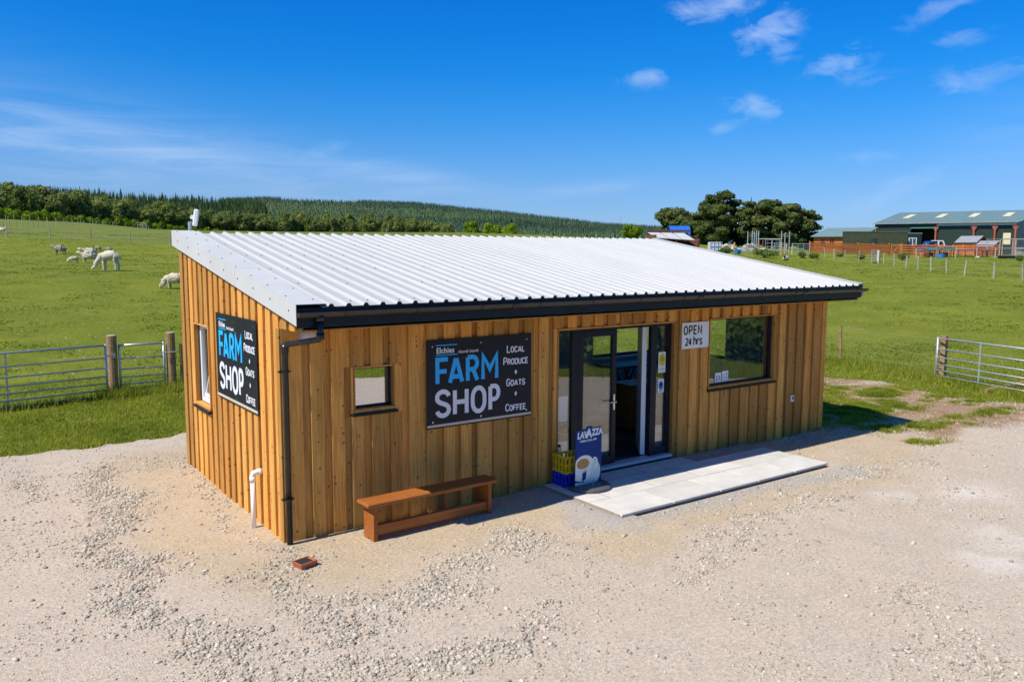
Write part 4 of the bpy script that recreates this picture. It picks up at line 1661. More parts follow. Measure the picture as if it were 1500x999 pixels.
def coffee_board():
    t = thing('pavement_sign', 'dark blue coffee board with a cup picture standing before the crates at the door', 'sign', (4.10, -.46, -.028), R(3))
    navy = simple('navy_print', (.003, .035, .19), .5, scale=3, var=.05, spec=.15)
    pale = simple('pale_print', (.46, .62, .66), .4, scale=5, var=.05)
    cup = simple('cup_print', (.70, .74, .72), .4, scale=4, var=.05)
    cof = simple('coffee_print', (.40, .19, .05), .4, scale=14, var=.25)
    W2, H = .245, .83
    tp = [(-W2, .02), (W2, .02), (W2, H - .03), (W2 - .02, H - .01), (.06, H - .008), (.055, H + .02), (-.035, H + .02), (-.045, H - .012), (-W2 + .02, H - .012), (-W2, H - .035)]
    m = MB()
    m.prism(tp, 'y', -.006, .006)
    m.build('panel', navy, t)
    def ell(mb, cx, cz, rx, rz, y, n=28, a0=0, a1=360, clip=None):
        pts = arc(cx, cz, rx, rz, a0, a1, n)
        if abs(a1 - a0) >= 360:
            pts = pts[:-1]
        if clip:
            pts = [(min(max(x, clip[0]), clip[1]), max(z, clip[2])) for x, z in pts]
        mb.prism(pts, 'y', y, y + .0003)
    CL = (-W2 + .001, W2 - .001, .021)
    a = MB()
    a.prism([(-W2 + .001, .021), (W2 - .03, .021), (W2 - .06, .06), (-W2 + .001, .10)], 'y', -.0066, -.0062)
    ell(a, .06, .20, .165, .185, -.0070, 30, clip=CL)
    a.build('saucer_print', pale, t)
    b = MB()
    b.prism([(-W2 + .001, .34), (.075, .34), (.04, .20), (-.01, .115), (-.13, .10), (-W2 + .001, .13)], 'y', -.0076, -.0072)
    ell(b, -.085, .355, .165, .105, -.0080, 30, clip=CL)
    pts = arc(.115, .335, .045, .062, -100, 190, 14)
    stroke(b, pts, .026, -.0076, .0006)
    b.build('cup_print', cup, t)
    c = MB()
    ell(c, -.105, .345, .115, .072, -.0084, 28, clip=CL)
    c.build('coffee_print', cof, t)
    d = MB()
    d.prism([(-.115, .215), (-.035, .235), (-.05, .125), (-.12, .105)], 'y', -.0084, -.0080)
    d.prism([(-.112, .228), (-.032, .248), (-.031, .256), (-.111, .237)], 'y', -.0084, -.0080)
    d.build('cup_label', navy, t)
    font_text('LAV', .125, MT['white_ink'], 'lettering', t, (-.215, -.0068, .70), .006, .12, .84)
    font_text('A', .165, MT['white_ink'], 'lettering', t, (-.045, -.0069, .70), .008, 0, .84)
    font_text('ZZA', .125, MT['white_ink'], 'lettering', t, (.058, -.0068, .715), .006, 0, .80)
    font_text('TORINO, ITALIA, 1895', .040, MT['white_ink'], 'lettering', t, (-.17, -.0068, .645), .001, 0, .80)
    gr = simple('grey_base_rubber', (.085, .088, .095), .55, scale=40, var=.3, bump=.2)
    m = MB()
    pr = arc(0, -.02, .31, .29, 180, 360, 20)
    top = [(x * .9, z * .88) for x, z in pr]
    n = len(pr)
    vs = [(x, z, 0) for x, z in pr] + [(x, z, .04) for x, z in pr] + [(x, z, .058) for x, z in top]
    fs = [tuple(range(n))[::-1], tuple(range(2 * n, 3 * n))]
    for i in range(n):
        j = (i + 1) % n
        fs += [(i, j, n + j, n + i), (n + i, n + j, 2 * n + j, 2 * n + i)]
    m.add(vs, fs)
    m.box(-.31, .31, -.019, .08, 0, .045)
    b = m.build('base', gr, t)
    bl = MB()
    for (x, z) in ((-.04, -.13), (.05, -.16), (.04, -.07)):
        bl.tube([(x, z, .0582), (x, z, .062)], .012, 8)
    bl.build('bolt', MT['chrome'], b)


coffee_board()


# small terracotta tray of ash by the corner
t = thing('clay_tray', 'small terracotta tray of dark ash on the gravel by the shop corner', 'tray', (-.055, -.755, -.092), R(14))
terra = simple('terracotta', (.42, .13, .05), .8, scale=20, var=.15)
m = MB()
prof_o = [(-.105, -.085), (.105, -.085), (.105, .085), (-.105, .085)]
prof_b = [(-.085, -.068), (.085, -.068), (.085, .068), (-.085, .068)]
prof_i = [(-.092, -.072), (.092, -.072), (.092, .072), (-.092, .072)]
vs = [(x, y, 0) for x, y in prof_b] + [(x, y, .06) for x, y in prof_o] + [(x, y, .06) for x, y in prof_i] + [(x * .9, y * .9, .035) for x, y in prof_i]
fs = [(3, 2, 1, 0), (12, 13, 14, 15)]
for q in range(3):
    fs += [(4 * q + i, 4 * q + (i + 1) % 4, 4 * q + 4 + (i + 1) % 4, 4 * q + 4 + i) for i in range(4)]
m.add(vs, fs)
m.build('tray', terra, t)
ash = simple('ash', (.018, .018, .02), .95, scale=60, var=.6, bump=.6)
MB().cbox(-.086, .086, -.067, .067, .034, .046, .004).build('ash', ash, t)

# notices in the glass
def notice(name, label, loc, w, h, marks, rz=0):
    t = thing(name, label, 'notice', loc, rz)
    MB().box(0, w, -.002, 0, 0, h).build('sheet', MT['paper'], t)
    for (kind, x, z, a, b, mat) in marks:
        m = MB()
        if kind == 'disc':
            m.prism(arc(x, z, a, b, 0, 345, 23), 'y', -.0035, -.0025)
        else:
            m.box(x, x + a, -.0035, -.0025, z, z + b)
        m.build('print', mat, t)
    return t


yel2 = simple('yellow_print', (.62, .52, .01), .5, scale=5)
blu2 = simple('blue_print', (.02, .16, .42), .5, scale=5)
gry2 = simple('grey_print', (.25, .27, .30), .5, scale=5)
notice('door_notice', 'white notice with a yellow disc inside the narrow right door panel', (5.985, .098, 1.32), .155, .32,
       [('disc', .078, .20, .066, .10, yel2), ('bar', .035, .19, .086, .010, gry2), ('bar', .045, .225, .066, .008, gry2), ('bar', .03, .04, .095, .008, gry2), ('bar', .03, .06, .095, .008, gry2)])
notice('door_notice', 'smaller white notice with a blue drawing, low in the narrow right door panel', (5.985, .098, 1.01), .13, .21,
       [('disc', .065, .11, .05, .07, blu2), ('disc', .064, .125, .02, .028, MT['white_ink']), ('bar', .03, .02, .07, .012, blu2)])
notice('window_notice', 'small white card with a blue stripe, the left of two in the large window', (7.30, .096, 1.045), .155, .16,
       [('bar', .035, .045, .010, .07, MT['dark_ink']), ('bar', .035, .045, .045, .010, MT['dark_ink']), ('bar', .04, .10, .035, .010, MT['dark_ink']), ('bar', .10, .05, .018, .06, blu2)])
notice('window_notice', 'small white card with grey drawing, the right of two in the large window', (7.475, .096, 1.055), .155, .165,
       [('bar', .02, .06, .05, .008, gry2), ('bar', .02, .095, .05, .008, gry2), ('bar', .105, .05, .008, .06, gry2), ('bar', .085, .05, .05, .008, gry2), ('disc', .109, .118, .016, .016, gry2)])
notice('leaflet', 'plain white sheet leaning behind the narrow left door panel', (3.985, .13, .78), .23, .36, [])

# furniture glimpsed inside
def trestle(label, loc, rz):
    t = thing('trestle_table', label, 'table', loc, rz)
    MB().cbox(-.6, .6, -.3, .3, .86, .895, .004).build('table_top', MT['dark_wood'], t)
    for y in (-.24, .24):
        for s in (-1, 1):
            for x0 in (-.35, .3):
                m = MB()
                m.tube([(x0 - .2 * s, y + .012 * s, 0), (x0 + .2 * s, y + .012 * s, .86)], .018, 6)
                m.build('leg', MT['black'], t)


trestle('dark trestle table with crossed legs inside the shop', (8.4, 3.3, .01), 0)


def cabinet(label, loc, w, d, h, mat):
    t = thing('cabinet', label, 'cabinet', loc)
    MB().cbox(-w / 2, w / 2, -d / 2, d / 2, .06, h - .03, .004).build('body', mat, t)
    MB().cbox(-w / 2 - .02, w / 2 + .02, -d / 2 - .02, d / 2 + .02, h - .029, h, .004).build('top', MT['dark_wood'], t)
    for i in range(2):
        MB().cbox(-w / 2 + .02 + i * w / 2, i * w / 2 - .02, -d / 2 - .012, -d / 2 - .001, .1, h - .07, .003).build('cabinet_door', mat, t)
    MB().box(-w / 2 + .03, w / 2 - .03, -d / 2 + .03, d / 2 - .03, 0, .059).build('plinth', MT['black'], t)


cabinet('brown wooden counter inside the shop behind the open door', (7.2, 1.7, .01), .9, .5, .85, simple('counter_wood', (.22, .085, .02), .5, scale=4, var=.2))
cabinet('dark cabinet standing inside the shop left of the counter', (5.9, 2.4, .01), .9, .6, 1.0, simple('black_cabinet', (.02, .02, .022), .5))
cabinet('low chest behind the large window inside the shop', (8.6, 1.2, .01), 1.0, .5, .7, simple('chest_paint', (.10, .12, .12), .5))
tag(MB().cbox(4.9, 6.3, .35, 1.15, .0105, .022, .003).build('doormat', simple('doormat', (.02, .02, .02), .95, scale=60, var=.4, bump=.4)), 'dark doormat on the floor just inside the open door', 'doormat')


# ------------------------------------------------------------------ gates, posts and near fences
def field_gate(label, a, b, zb, ups, mat, n=7, hgt=1.09, braces=False):
    """tubular gate from a to b on the ground"""
    ax, ay = a
    bx_, by = b
    L = math.hypot(bx_ - ax, by - ay)
    t = thing('field_gate', label, 'gate', (ax, ay, zb), math.atan2(by - ay, bx_ - ax))
    zs = [0, .13, .27, .42, .60, .82, 1.09]
    if n == 6:
        zs = [0, .14, .30, .48, .72, 1.02]
    zs = [z * hgt / zs[-1] for z in zs]
    for i, z in enumerate(zs):
        m = MB()
        m.tube([(.0, 0, z), (L, 0, z)], .023 if i in (0, len(zs) - 1) else .017, 8)
        m.build('rail', mat, t, True)
    for u in (0, L):
        m = MB()
        m.tube([(u, 0, -.03), (u, 0, hgt + .025)], .026, 8)
        m.build('upright', mat, t, True)
    for u in ups:
        m = MB()
        m.box(u * L - .02, u * L + .02, -.026, -.019, 0, hgt)
        m.build('brace', mat, t)
    return t


def round_post(label, x, y, r, h, mat=None, group=None, lean=(0, 0), name='gate_post'):
    t = thing(name, label, 'post', (x, y, tz(x, y) - .03), 0, group)
    t.rotation_euler = (lean[0], lean[1], 0)
    m = MB()
    m.tube([(0, 0, -.1), (0, 0, h - .012)], r, 14)
    m.tube([(0, 0, h - .012), (0, 0, h)], r, 14, True, r * .93)
    m.build('shaft', mat or MT['post'], t, False)
    MB().tube([(0, 0, h + .0005), (0, 0, h + .003)], r * .9, 14).build('top', simple('sawn_top', (.52, .42, .28), .8, scale=20, var=.2), t)
    return t


field_gate('long galvanised field gate left of the shop hung on the left round post', (.005, 10.93), (-4.2, 10.2), -.05, [.45], MT['steel'], 7, 1.12)
field_gate('small galvanised hand gate between the two round posts left of the shop', (.30, 11.05), (1.22, 11.02), .02, [], MT['steel'], 6, 1.02)
p1 = round_post('round wooden gate post between the long gate and the small gate', .155, 11.08, .105, 1.42)
p2 = round_post('round wooden gate post right of the small gate close to the shop', 1.385, 11.05, .100, 1.42)
for (px, py, zz) in ((.155, 11.08, 1.0), (1.385, 11.05, 1.0)):
    pass
m = MB()
m.tube([(.05, -.11, .98), (-.16, -.14, .98)], .012, 6)
m.box(-.02, .05, -.125, -.10, .93, 1.03)
m.build('hinge', MT['steel'], p1)
m = MB()
m.tube([(-.24, -.1, .98), (.10, -.13, .98)], .012, 6)
m.build('hinge', MT['steel'], p2)


def rail_fence(label, pts, n_rails, hgt, mat, name='timber_fence', sq=.05, rails=None, board=.09, group=None, cat='fence', overlap=.0):
    """posts and boards along ground points; every post and every board is a part"""
    x0, y0 = pts[0]
    t = thing(name, label, cat, (x0, y0, tz(x0, y0)), 0, group)
    z0 = tz(x0, y0)
    for (x, y) in pts:
        z = tz(x, y) - z0
        m = MB()
        m.cbox(x - x0 - sq, x - x0 + sq, y - y0 - sq, y - y0 + sq, z - .1, z + hgt, .006)
        m.build('post', mat, t)
    zs = rails or [hgt * (.22 + .72 * i / (n_rails - 1)) for i in range(n_rails)]
    for (xa, ya), (xb, yb) in zip(pts[:-1], pts[1:]):
        d = Vector((xb - xa, yb - ya, 0))
        nv = Vector((d.y, -d.x, 0)).normalized()
        if nv.dot(Vector((CAM[0] - xa, CAM[1] - ya, 0))) < 0:
            nv = -nv
        za, zb = tz(xa, ya) - z0, tz(xb, yb) - z0
        ext = d.normalized() * -.004
        for z in zs:
            m = MB()
            o = nv * (sq + .002)
            o2 = nv * (sq + .026)
            A = Vector((xa - x0, ya - y0, za + z)) - ext
            B = Vector((xb - x0, yb - y0, zb + z)) + ext
            u = Vector((0, 0, board / 2))
            vs = [A + o - u, B + o - u, B + o2 - u, A + o2 - u, A + o + u, B + o + u, B + o2 + u, A + o2 + u]
            m.add(vs, [(3, 2, 1, 0), (4, 5, 6, 7), (0, 1, 5, 4), (1, 2, 6, 5), (2, 3, 7, 6), (3, 0, 4, 7)])
            m.build('rail', mat, t)
    return t


rail_fence('short brown post and rail fence running behind the shop from the gate post', [(1.62, 11.0), (3.3, 10.95), (5.0, 10.9)], 4, 1.12, MT['post'], rails=[.33, .56, .80, 1.04])

WIRE = simple('fence_wire', (.42, .43, .44), .4, .6, scale=5)


def wire_fence(label, pts, hgt, r, mat, name='wire_fence', heights=(.15, .32, .5, .7, .95), wr=.004, stays=0, group=None, lean=.03):
    x0, y0 = pts[0]
    z0 = tz(x0, y0)
    t = thing(name, label, 'fence', (x0, y0, z0), 0, group)
    for (x, y) in pts:
        z = tz(x, y) - z0
        hh = hgt * random.uniform(.95, 1.06)
        m = MB()
        lx, ly = random.uniform(-lean, lean), random.uniform(-lean, lean)
        m.tube([(x - x0, y - y0, z - .1), (x - x0 + lx, y - y0 + ly, z + hh)], r, 8, True, r * .93)
        m.build('post', mat, t)
    m = MB()
    for hh in heights:
        for (xa, ya), (xb, yb) in zip(pts[:-1], pts[1:]):
            n = 3
            P = [(xa + (xb - xa) * i / n - x0, ya + (yb - ya) * i / n - y0, tz(xa + (xb - xa) * i / n, ya + (yb - ya) * i / n) + hh - z0) for i in range(n + 1)]
            m.tube(P, wr, 4, False)
    if stays:
        for (xa, ya), (xb, yb) in zip(pts[:-1], pts[1:]):
            L = math.hypot(xb - xa, yb - ya)
            k = int(L / stays)
            for i in range(1, k):
                x, y = xa + (xb - xa) * i / k, ya + (yb - ya) * i / k
                z = tz(x, y) - z0
                m.tube([(x - x0, y - y0, z + heights[0]), (x - x0, y - y0, z + max(h for h in heights if h < .9))], wr * .7, 3, False)
    m.build('wire', WIRE, t)
    return t


wire_fence('wire fence on brown posts crossing behind the shop to the right hand field gate', [(5.0, 10.9), (8.2, 10.2), (11.2, 9.2), (14.1, 8.0), (16.6, 6.8), (18.98, 5.2), (18.16, 1.95)], 1.12, .045, MT['post'],
           heights=(.1, .25, .42, .6, .78, .95, 1.04), wr=.0024, stays=.32)
field_gate('galvanised field gate right of the shop beside the bare soil', (18.0, 1.86), (17.0, -1.55), -.12, [.36], MT['steel'], 7, 1.10)
gp = rail_fence('square brown gate post with an orange top at the right hand gate', [(18.17, 1.78)], 2, 1.13, MT['post'], name='gate_post', sq=.065, cat='post')
MB().cbox(-.07, .03, -.07, .07, 1.131, 1.15, .004).build('orange_cap', simple('orange_tape', (.7, .13, .03), .5), gp)
t = thing('fallen_post', 'old round post lying in the grass behind the right hand gate', 'post', (17.6, .15, tz(17.6, .15) + .02))
m = MB()
m.tube([(-.6, .04, .03), (1.5, -.18, .12)], .06, 10)
m.build('shaft', MT['post'], t)

# ------------------------------------------------------------------ grass
def blades(name, x, y, h, wd, mat, lean=.5):
    n = len(x)
    z = terrain(x, y)
    a = rng.uniform(0, 2 * PI, n)
    b = a + rng.uniform(-.9, .9, n) + PI / 2
    hh = h * rng.uniform(.5, 1.25, n)
    ln = hh * np.abs(rng.normal(0, lean, n))
    p = np.stack([x, y, z - .004], 1)
    s = np.stack([np.cos(a) * wd, np.sin(a) * wd, np.zeros(n)], 1)
    tip = p + np.stack([np.cos(b) * ln, np.sin(b) * ln, hh], 1)
    V = np.stack([p - s, p + s, tip], 1).reshape(-1, 3)
    F = np.arange(3 * n).reshape(-1, 3)
    o = link(name, np_mesh(name, V, F), mat)
    return tag(o, kind='stuff')


def near_grass():
    X, Y, H = [], [], []
    # verge between the yard and the gates, left of the shop
    n = 330000
    x, y = rng.uniform(-9, 3.2, n), rng.uniform(5.4, 14.5, n)
    k = view_ok(x, y, m=300) & ~in_yard(x, y - .06)
    k &= (rng.random(n) < np.where(y < 11.2, .9, .4)) & ((x < 2.2) | (y > 8))
    x, y = x[k], y[k]
    n2 = vnoise(x, y, 1.4, 20) * .6 + vnoise(x, y, 4.5, 21) * .4
    kk = rng.random(len(x)) < .30 + .9 * n2
    x, y, n2 = x[kk], y[kk], n2[kk]
    X.append(x); Y.append(y); H.append(np.where(y < 11.3, .035 + .085 * n2 ** 1.5, .025 + .03 * n2))
    # thinning out over the gravel
    n = 60000
    x, y = rng.uniform(-6, 1.2, n), rng.uniform(5.0, 7.6, n)
    k = in_yard(x, y) & view_ok(x, y)
    dy = np.zeros(n)
    for o_ in (.08, .16, .24, .34, .46):
        dy += in_yard(x, y + o_)
    x, y, dy = x[k], y[k], dy[k]
    kk = rng.random(len(x)) < .5 * np.exp(-dy * .75) * (.3 + 1.2 * vnoise(x, y, 3, 29))
    X.append(x[kk]); Y.append(y[kk]); H.append(np.full(kk.sum(), .05))
    # tall grass at the gate posts and along the fences
    for pts, w, hm, num in (([(-4.2, 10.25), (.1, 10.98), (1.4, 11.0), (5, 10.9)], .12, .20, 9000), ([(.155, 11.0), (.2, 11.0)], .18, .3, 1200), ([(1.385, 11), (1.7, 10.9)], .22, .3, 1500),
                            ([(14.1, 8.0), (16.6, 6.8), (18.98, 5.2), (18.16, 1.95), (17.0, -1.5)], .28, .17, 26000), ([(1.62, 11), (5.0, 10.9), (8.2, 10.2), (11.2, 9.2), (14.1, 8.0)], .3, .2, 14000)):
        L = np.array(pts)
        seg = rng.integers(0, len(pts) - 1, num)
        t = rng.random(num)
        P = L[seg] * (1 - t)[:, None] + L[seg + 1] * t[:, None] + rng.normal(0, w, (num, 2))
        X.append(P[:, 0]); Y.append(P[:, 1]); H.append(np.full(num, hm))
    # right of the shop: verge and patches on the bare soil
    n = 260000
    x, y = rng.uniform(10, 30, n), rng.uniform(-3, 12, n)
    k = view_ok(x, y, m=10) & ~in_yard(x, y)
    x, y = x[k], y[k]
    n2 = vnoise(x, y, 1.2, 22) * .6 + vnoise(x, y, 4.5, 23) * .4
    fd = np.minimum(segdist(x, y, [(11.2, 9.2), (14.1, 8.0), (16.6, 6.8), (18.98, 5.2), (18.16, 1.95), (17, -1.5)]), 9)
    kk = rng.random(len(x)) < (.35 + .8 * n2) * np.where((x > 17.5) | (y > 6), np.exp(-(fd / 2.6) ** 1.5), 1)
    X.append(x[kk]); Y.append(y[kk]); H.append(.035 + .07 * n2[kk] ** 1.5)
    for (cx, cy), (rx, ry), k in PATCH:
        num = int(24000 * rx * ry * 4 * k)
        P = rng.normal(0, .60, (num, 2)) * np.array([rx, ry]) + np.array([cx, cy])
        q = vnoise(P[:, 0], P[:, 1], 3.2, 24) * .6 + vnoise(P[:, 0], P[:, 1], 9, 27) * .4
        P = P[(q + rng.normal(0, .06, num) > .44) & ((P[:, 0] > 10.35) | (P[:, 1] < 0))]
        q = vnoise(P[:, 0], P[:, 1], 6, 28)
        X.append(P[:, 0]); Y.append(P[:, 1]); H.append(.045 + .08 * q)
    # the verge behind and beside the viewpoint, seen in the glass
    n = 60000
    x, y = rng.uniform(4, 26, n), rng.uniform(-16, -1.5, n)
    k = ~in_yard(x, y) & (rng.random(n) < .3 + .9 * vnoise(x, y, .9, 33))
    X.append(x[k]); Y.append(y[k]); H.append(.06 + .16 * vnoise(x[k], y[k], .7, 34))
    # weeds at the foot of the walls
    for (cx, cy, num) in ((.0, 4.2, 60), (-.03, 2.55, 60), (-.02, 3.2, 40), (-.3, 4.5, 160), (-.03, 1.5, 20)):
        P = rng.normal(0, .035, (num, 2)) + np.array([cx - .03, cy])
        X.append(P[:, 0]); Y.append(P[:, 1]); H.append(np.full(num, .05))
    x, y, h = np.concatenate(X), np.concatenate(Y), np.concatenate(H)
    dist = np.hypot(x - CAM[0], y - CAM[1])
    o = blades('grass', x, y, h, .0042 + .00022 * dist, MT['blade'])
    # tussocks out in the pasture
    n = 220000
    r = 15 + 95 * rng.random(n) ** 1.5
    b = np.radians(rng.uniform(2, 70, n))
    x, y = CAM[0] + r * np.sin(b), CAM[1] + r * np.cos(b)
    q = vnoise(x, y, .55, 25) * .5 + vnoise(x, y, 2.2, 26) * .5
    k = (rng.random(n) < sst((q - .38) / .3)) & ~in_yard(x, y) & ~((x > -.5) & (x < 11) & (y > -1) & (y < 5)) & (y > -1)
    x, y, r = x[k], y[k], r[k]
    q = q[k]
    blades('pasture_grass', x, y, .022 + .03 * sst((q - .5) / .3), .006 + .0010 * r, MT['tuft'], .9)


near_grass()

# buttercups by the gate
m = MB()
for i in range(70):
    cx, cy = random.choice([(16.9, 1.9), (17.2, .9), (15.5, 1.7), (16.2, 2.4), (-1.2, 8.5), (-.3, 9.4), (-.8, 9.7)])
    x, y = cx + random.gauss(0, .6), cy + random.gauss(0, .5)
    z = tz(x, y) + random.uniform(.10, .16)
    r_ = random.uniform(.014, .022)
    m.add([(x - r_, y, z), (x, y - r_, z + .01), (x + r_, y, z), (x, y + r_, z + .01), (x, y, z - .012)], [(0, 1, 4), (1, 2, 4), (2, 3, 4), (3, 0, 4)])
tag(m.build('buttercups', simple('buttercup_yellow', (.62, .45, .01), .6)), kind='stuff')


# ------------------------------------------------------------------ trees
def crown_mesh(name, blobs, n_leaf, size, seed, flat=0.0, core=.72):
    """leaf clumps through the volume of several lobes"""
    g = np.random.default_rng(seed)
    B = np.array(blobs, float)                       # cx,cy,cz,rx,ry,rz
    wts = (B[:, 3] * B[:, 4] + B[:, 4] * B[:, 5])
    which = g.choice(len(B), n_leaf, p=wts / wts.sum())
    d = g.normal(size=(n_leaf, 3))
    d[:, 2] += .25
    d /= np.linalg.norm(d, axis=1)[:, None]
    rad = g.uniform(.62, 1.08, n_leaf) ** .7
    P = B[which, :3] + d * B[which, 3:] * rad[:, None]
    nrm = d + g.normal(0, .55, (n_leaf, 3))
    nrm[:, 2] += flat
    nrm /= np.linalg.norm(nrm, axis=1)[:, None]
    t = np.cross(nrm, g.normal(size=(n_leaf, 3)))
    t /= np.linalg.norm(t, axis=1)[:, None]
    b = np.cross(nrm, t)
    s = size * g.uniform(.55, 1.35, n_leaf)[:, None]
    t, b = t * s, b * s * g.uniform(.5, .9, (n_leaf, 1))
    up = nrm * s * .25
    V = np.stack([P - t, P - b * .8 + up, P + t, P + b * .8 + up], 1).reshape(-1, 3)
    F4 = np.arange(4 * n_leaf).reshape(-1, 4)
    F = np.concatenate([F4[:, [0, 1, 2]], F4[:, [0, 2, 3]]])
    # inner boughs, so that the crown is not hollow
    cv, cf = [], []
    for i, q in enumerate(B):
        k = len(cv) * 12
        cv.append(ICO_V * (1 + .5 * (g.random((12, 1)) - .5)) * q[3:] * core + q[:3])
        cf.append(ICO_F + 4 * n_leaf + k)
    V = np.concatenate([V] + cv)
    F = np.concatenate([F] + cf)
    return np_mesh(name, V, F)


def trunk_mesh(name, h, r, limbs, seed, spread=1.0):
    g = random.Random(seed)
    m = MB()
    top = (g.uniform(-.2, .2), g.uniform(-.2, .2), h)
    m.tube([(0, 0, -.3), (g.uniform(-.1, .1), g.uniform(-.1, .1), h * .5), top], r, 8, True, r * .35)
    for i in range(limbs):
        z = h * g.uniform(.3, .85)
        a = 2 * PI * i / limbs + g.uniform(-.4, .4)
        l = spread * g.uniform(.6, 1.1)
        m.tube([(0, 0, z), (math.cos(a) * l * .5, math.sin(a) * l * .5, z + l * .35), (math.cos(a) * l, math.sin(a) * l, z + l * .9)], r * .45, 5, True, r * .12)
    return m.mesh(name)


def broad_blobs(seed, h, w):
    g = random.Random(seed)
    bl = []
    n = g.randint(10, 14)
    for i in range(n):
        z = h * g.uniform(.34, .90)
        f = math.sin(PI * min(1, max(0.12, (z / h - .12) / .95))) ** .7
        a = g.uniform(0, 6.28)
        rr = w * .34 * f * g.uniform(.3, 1.0)
        s = w * g.uniform(.17, .27) * (.75 + .35 * f)
        bl.append((math.cos(a) * rr, math.sin(a) * rr, z, s, s, s * g.uniform(.75, .95)))
    bl.append((0, 0, h * .55, w * .28, w * .28, h * .28))
    return bl


BR = [(crown_mesh('crown', broad_blobs(100 + i, 12, 9.5), 1300, .50, 200 + i), trunk_mesh('trunk', 8, .28, 6, 300 + i, 2.6)) for i in range(6)]
for a, b in BR:
    a.materials.append(MT['leaf_broad'])
    b.materials.append(MT['bark'])


def put_tree(protos, name, label, x, y, hs, ws, group, drop=0.0, mat=None, cat='tree'):
    a, b = random.choice(protos)
    t = thing(name, label, cat, (x, y, tz(x, y) - drop), random.uniform(0, 6.28), group)
    c = bpy.data.objects.new('crown', a)
    k = bpy.data.objects.new('trunk', b)
    for o in (c, k):
        COL.objects.link(o)
        o.parent = t
    if mat:
        c.data = mat
    t.scale = (ws, ws, hs)
    return t


# rows of trees along the far edge of the left hand pasture, growing more distant to the right
def wood_edge():
    u = -45
    i = 0
    while u < 655:
        f = max(0, u) / 640
        for row in range(3):
            d = 262 + 250 * f + row * 13 + random.uniform(-4, 4)
            uu = u + random.uniform(-9, 9) + row * 8
            x, y = place(uu, d)
            hs = (1 + .2 * f) * random.uniform(.82, 1.12) * (1.0 if row else .92) * (1 + .06 * row)
            put_tree(BR, 'broadleaf_tree', 'grey green broadleaf tree in the wood edge across the left hand pasture', x, y, hs, random.uniform(.85, 1.1), 'broadleaf trees along the wood edge')
        u += 27 * (262 / (262 + 250 * f)) * random.uniform(.85, 1.2)
        i += 1


wood_edge()
LM = [(crown_mesh('crown', [(0, 0, 1.5, 1.9, 1.7, 1.4), (1.4, .3, 1.1, 1.4, 1.3, 1.1), (-1.5, -.2, 1.2, 1.5, 1.3, 1.2), (.3, .4, 2.3, 1.1, 1.1, .9), (-.7, .2, 2.0, 1.0, 1.0, 1.0)], 620, .34, 400 + i), trunk_mesh('trunk', 2, .12, 4, 500 + i, 1.0)) for i in range(4)]
for a, b in LM:
    a.materials.append(MT['leaf_lime'])
    b.materials.append(MT['bark'])
u = -30
while u < 640:
    if not (150 < u < 160):
        d = 240 + 215 * max(0, u) / 640 + random.uniform(-3, 3)
        x, y = place(u, d)
        put_tree(LM, 'hedge_bush', 'bright green bush at the foot of the wood edge across the left hand pasture', x, y, random.uniform(.85, 1.35), random.uniform(.8, 1.15), 'bright green bushes along the wood edge', cat='bush')
    u += random.uniform(10, 19) * (1 - .3 * max(0, u) / 640)

LT = [(crown_mesh('crown', broad_blobs(120 + i, 8, 8.5), 1500, .42, 220 + i), trunk_mesh('trunk', 5, .2, 5, 320 + i, 2)) for i in range(3)]
for a, b in LT:
    a.materials.append(MT['leaf_lime'])
    b.materials.append(MT['bark'])
for lab, u, d, hs, ws in (('bright green tree above the roof ridge, the leftmost of three close together', 690, 330, 1.0, 1.0), ('bright green tree above the roof ridge, the middle one of three close together', 719, 335, .98, 1.0),
                          ('bright green tree above the roof ridge, the rightmost of three close together', 746, 332, .92, .9), ('lone bright green tree above the roof left of the dark pines', 922, 300, .8, .95)):
    x, y = place(u, d)
    v_base = 350
    t = put_tree(LT, 'bright_tree', lab, x, y, hs, ws, None)
    t.location.z = min(t.location.z, 3.2 + (365 - (352 if u < 900 else 351)) / FPX * d)
x, y = place(547, 400)
put_tree(BR, 'dark_tree', 'dark round broadleaf tree standing above the roof ridge right of the wood edge', x, y, .95, 1.05, None)
x, y = place(567, 420)
put_tree(BR, 'pale_tree', 'narrow pale tree beside the dark round tree above the roof ridge', x, y, .85, .6, None)


# spruces: drooping whorls round a stem
def spruce(seed, h, w, layers, k):
    """drooping whorls round a stem, h high over all"""
    g = np.random.default_rng(seed)
    V, F = [], []
    st = h / (layers + .9)
    for i in range(layers):
        t = i / (layers - 1)
        z = st * (.35 + i)
        r = w / 2 * (1 - t) ** .9 + .05 * w
        zt = z + st * 1.5
        for j in range(k):
            a = 2 * PI * (j + g.random() * .8) / k + i * .7
            rr = r * g.uniform(.6, 1.2)
            da = PI / k * 1.2
            b = len(V)
            V += [(0, 0, zt), (math.cos(a - da) * rr * .65, math.sin(a - da) * rr * .65, z + .08 * st), (math.cos(a) * rr, math.sin(a) * rr, z - .5 * st * g.random()), (math.cos(a + da) * rr * .65, math.sin(a + da) * rr * .65, z + .08 * st)]
            F += [(b, b + 1, b + 2), (b, b + 2, b + 3)]
    return np.array(V), np.array(F)


SPR = []
for i in range(4):
    V, F = spruce(600 + i, 14, 5.2, 15, 8)
    me = np_mesh('spruce', V, F)
    me.materials.append(MT['conifer'])
    SPR.append(me)


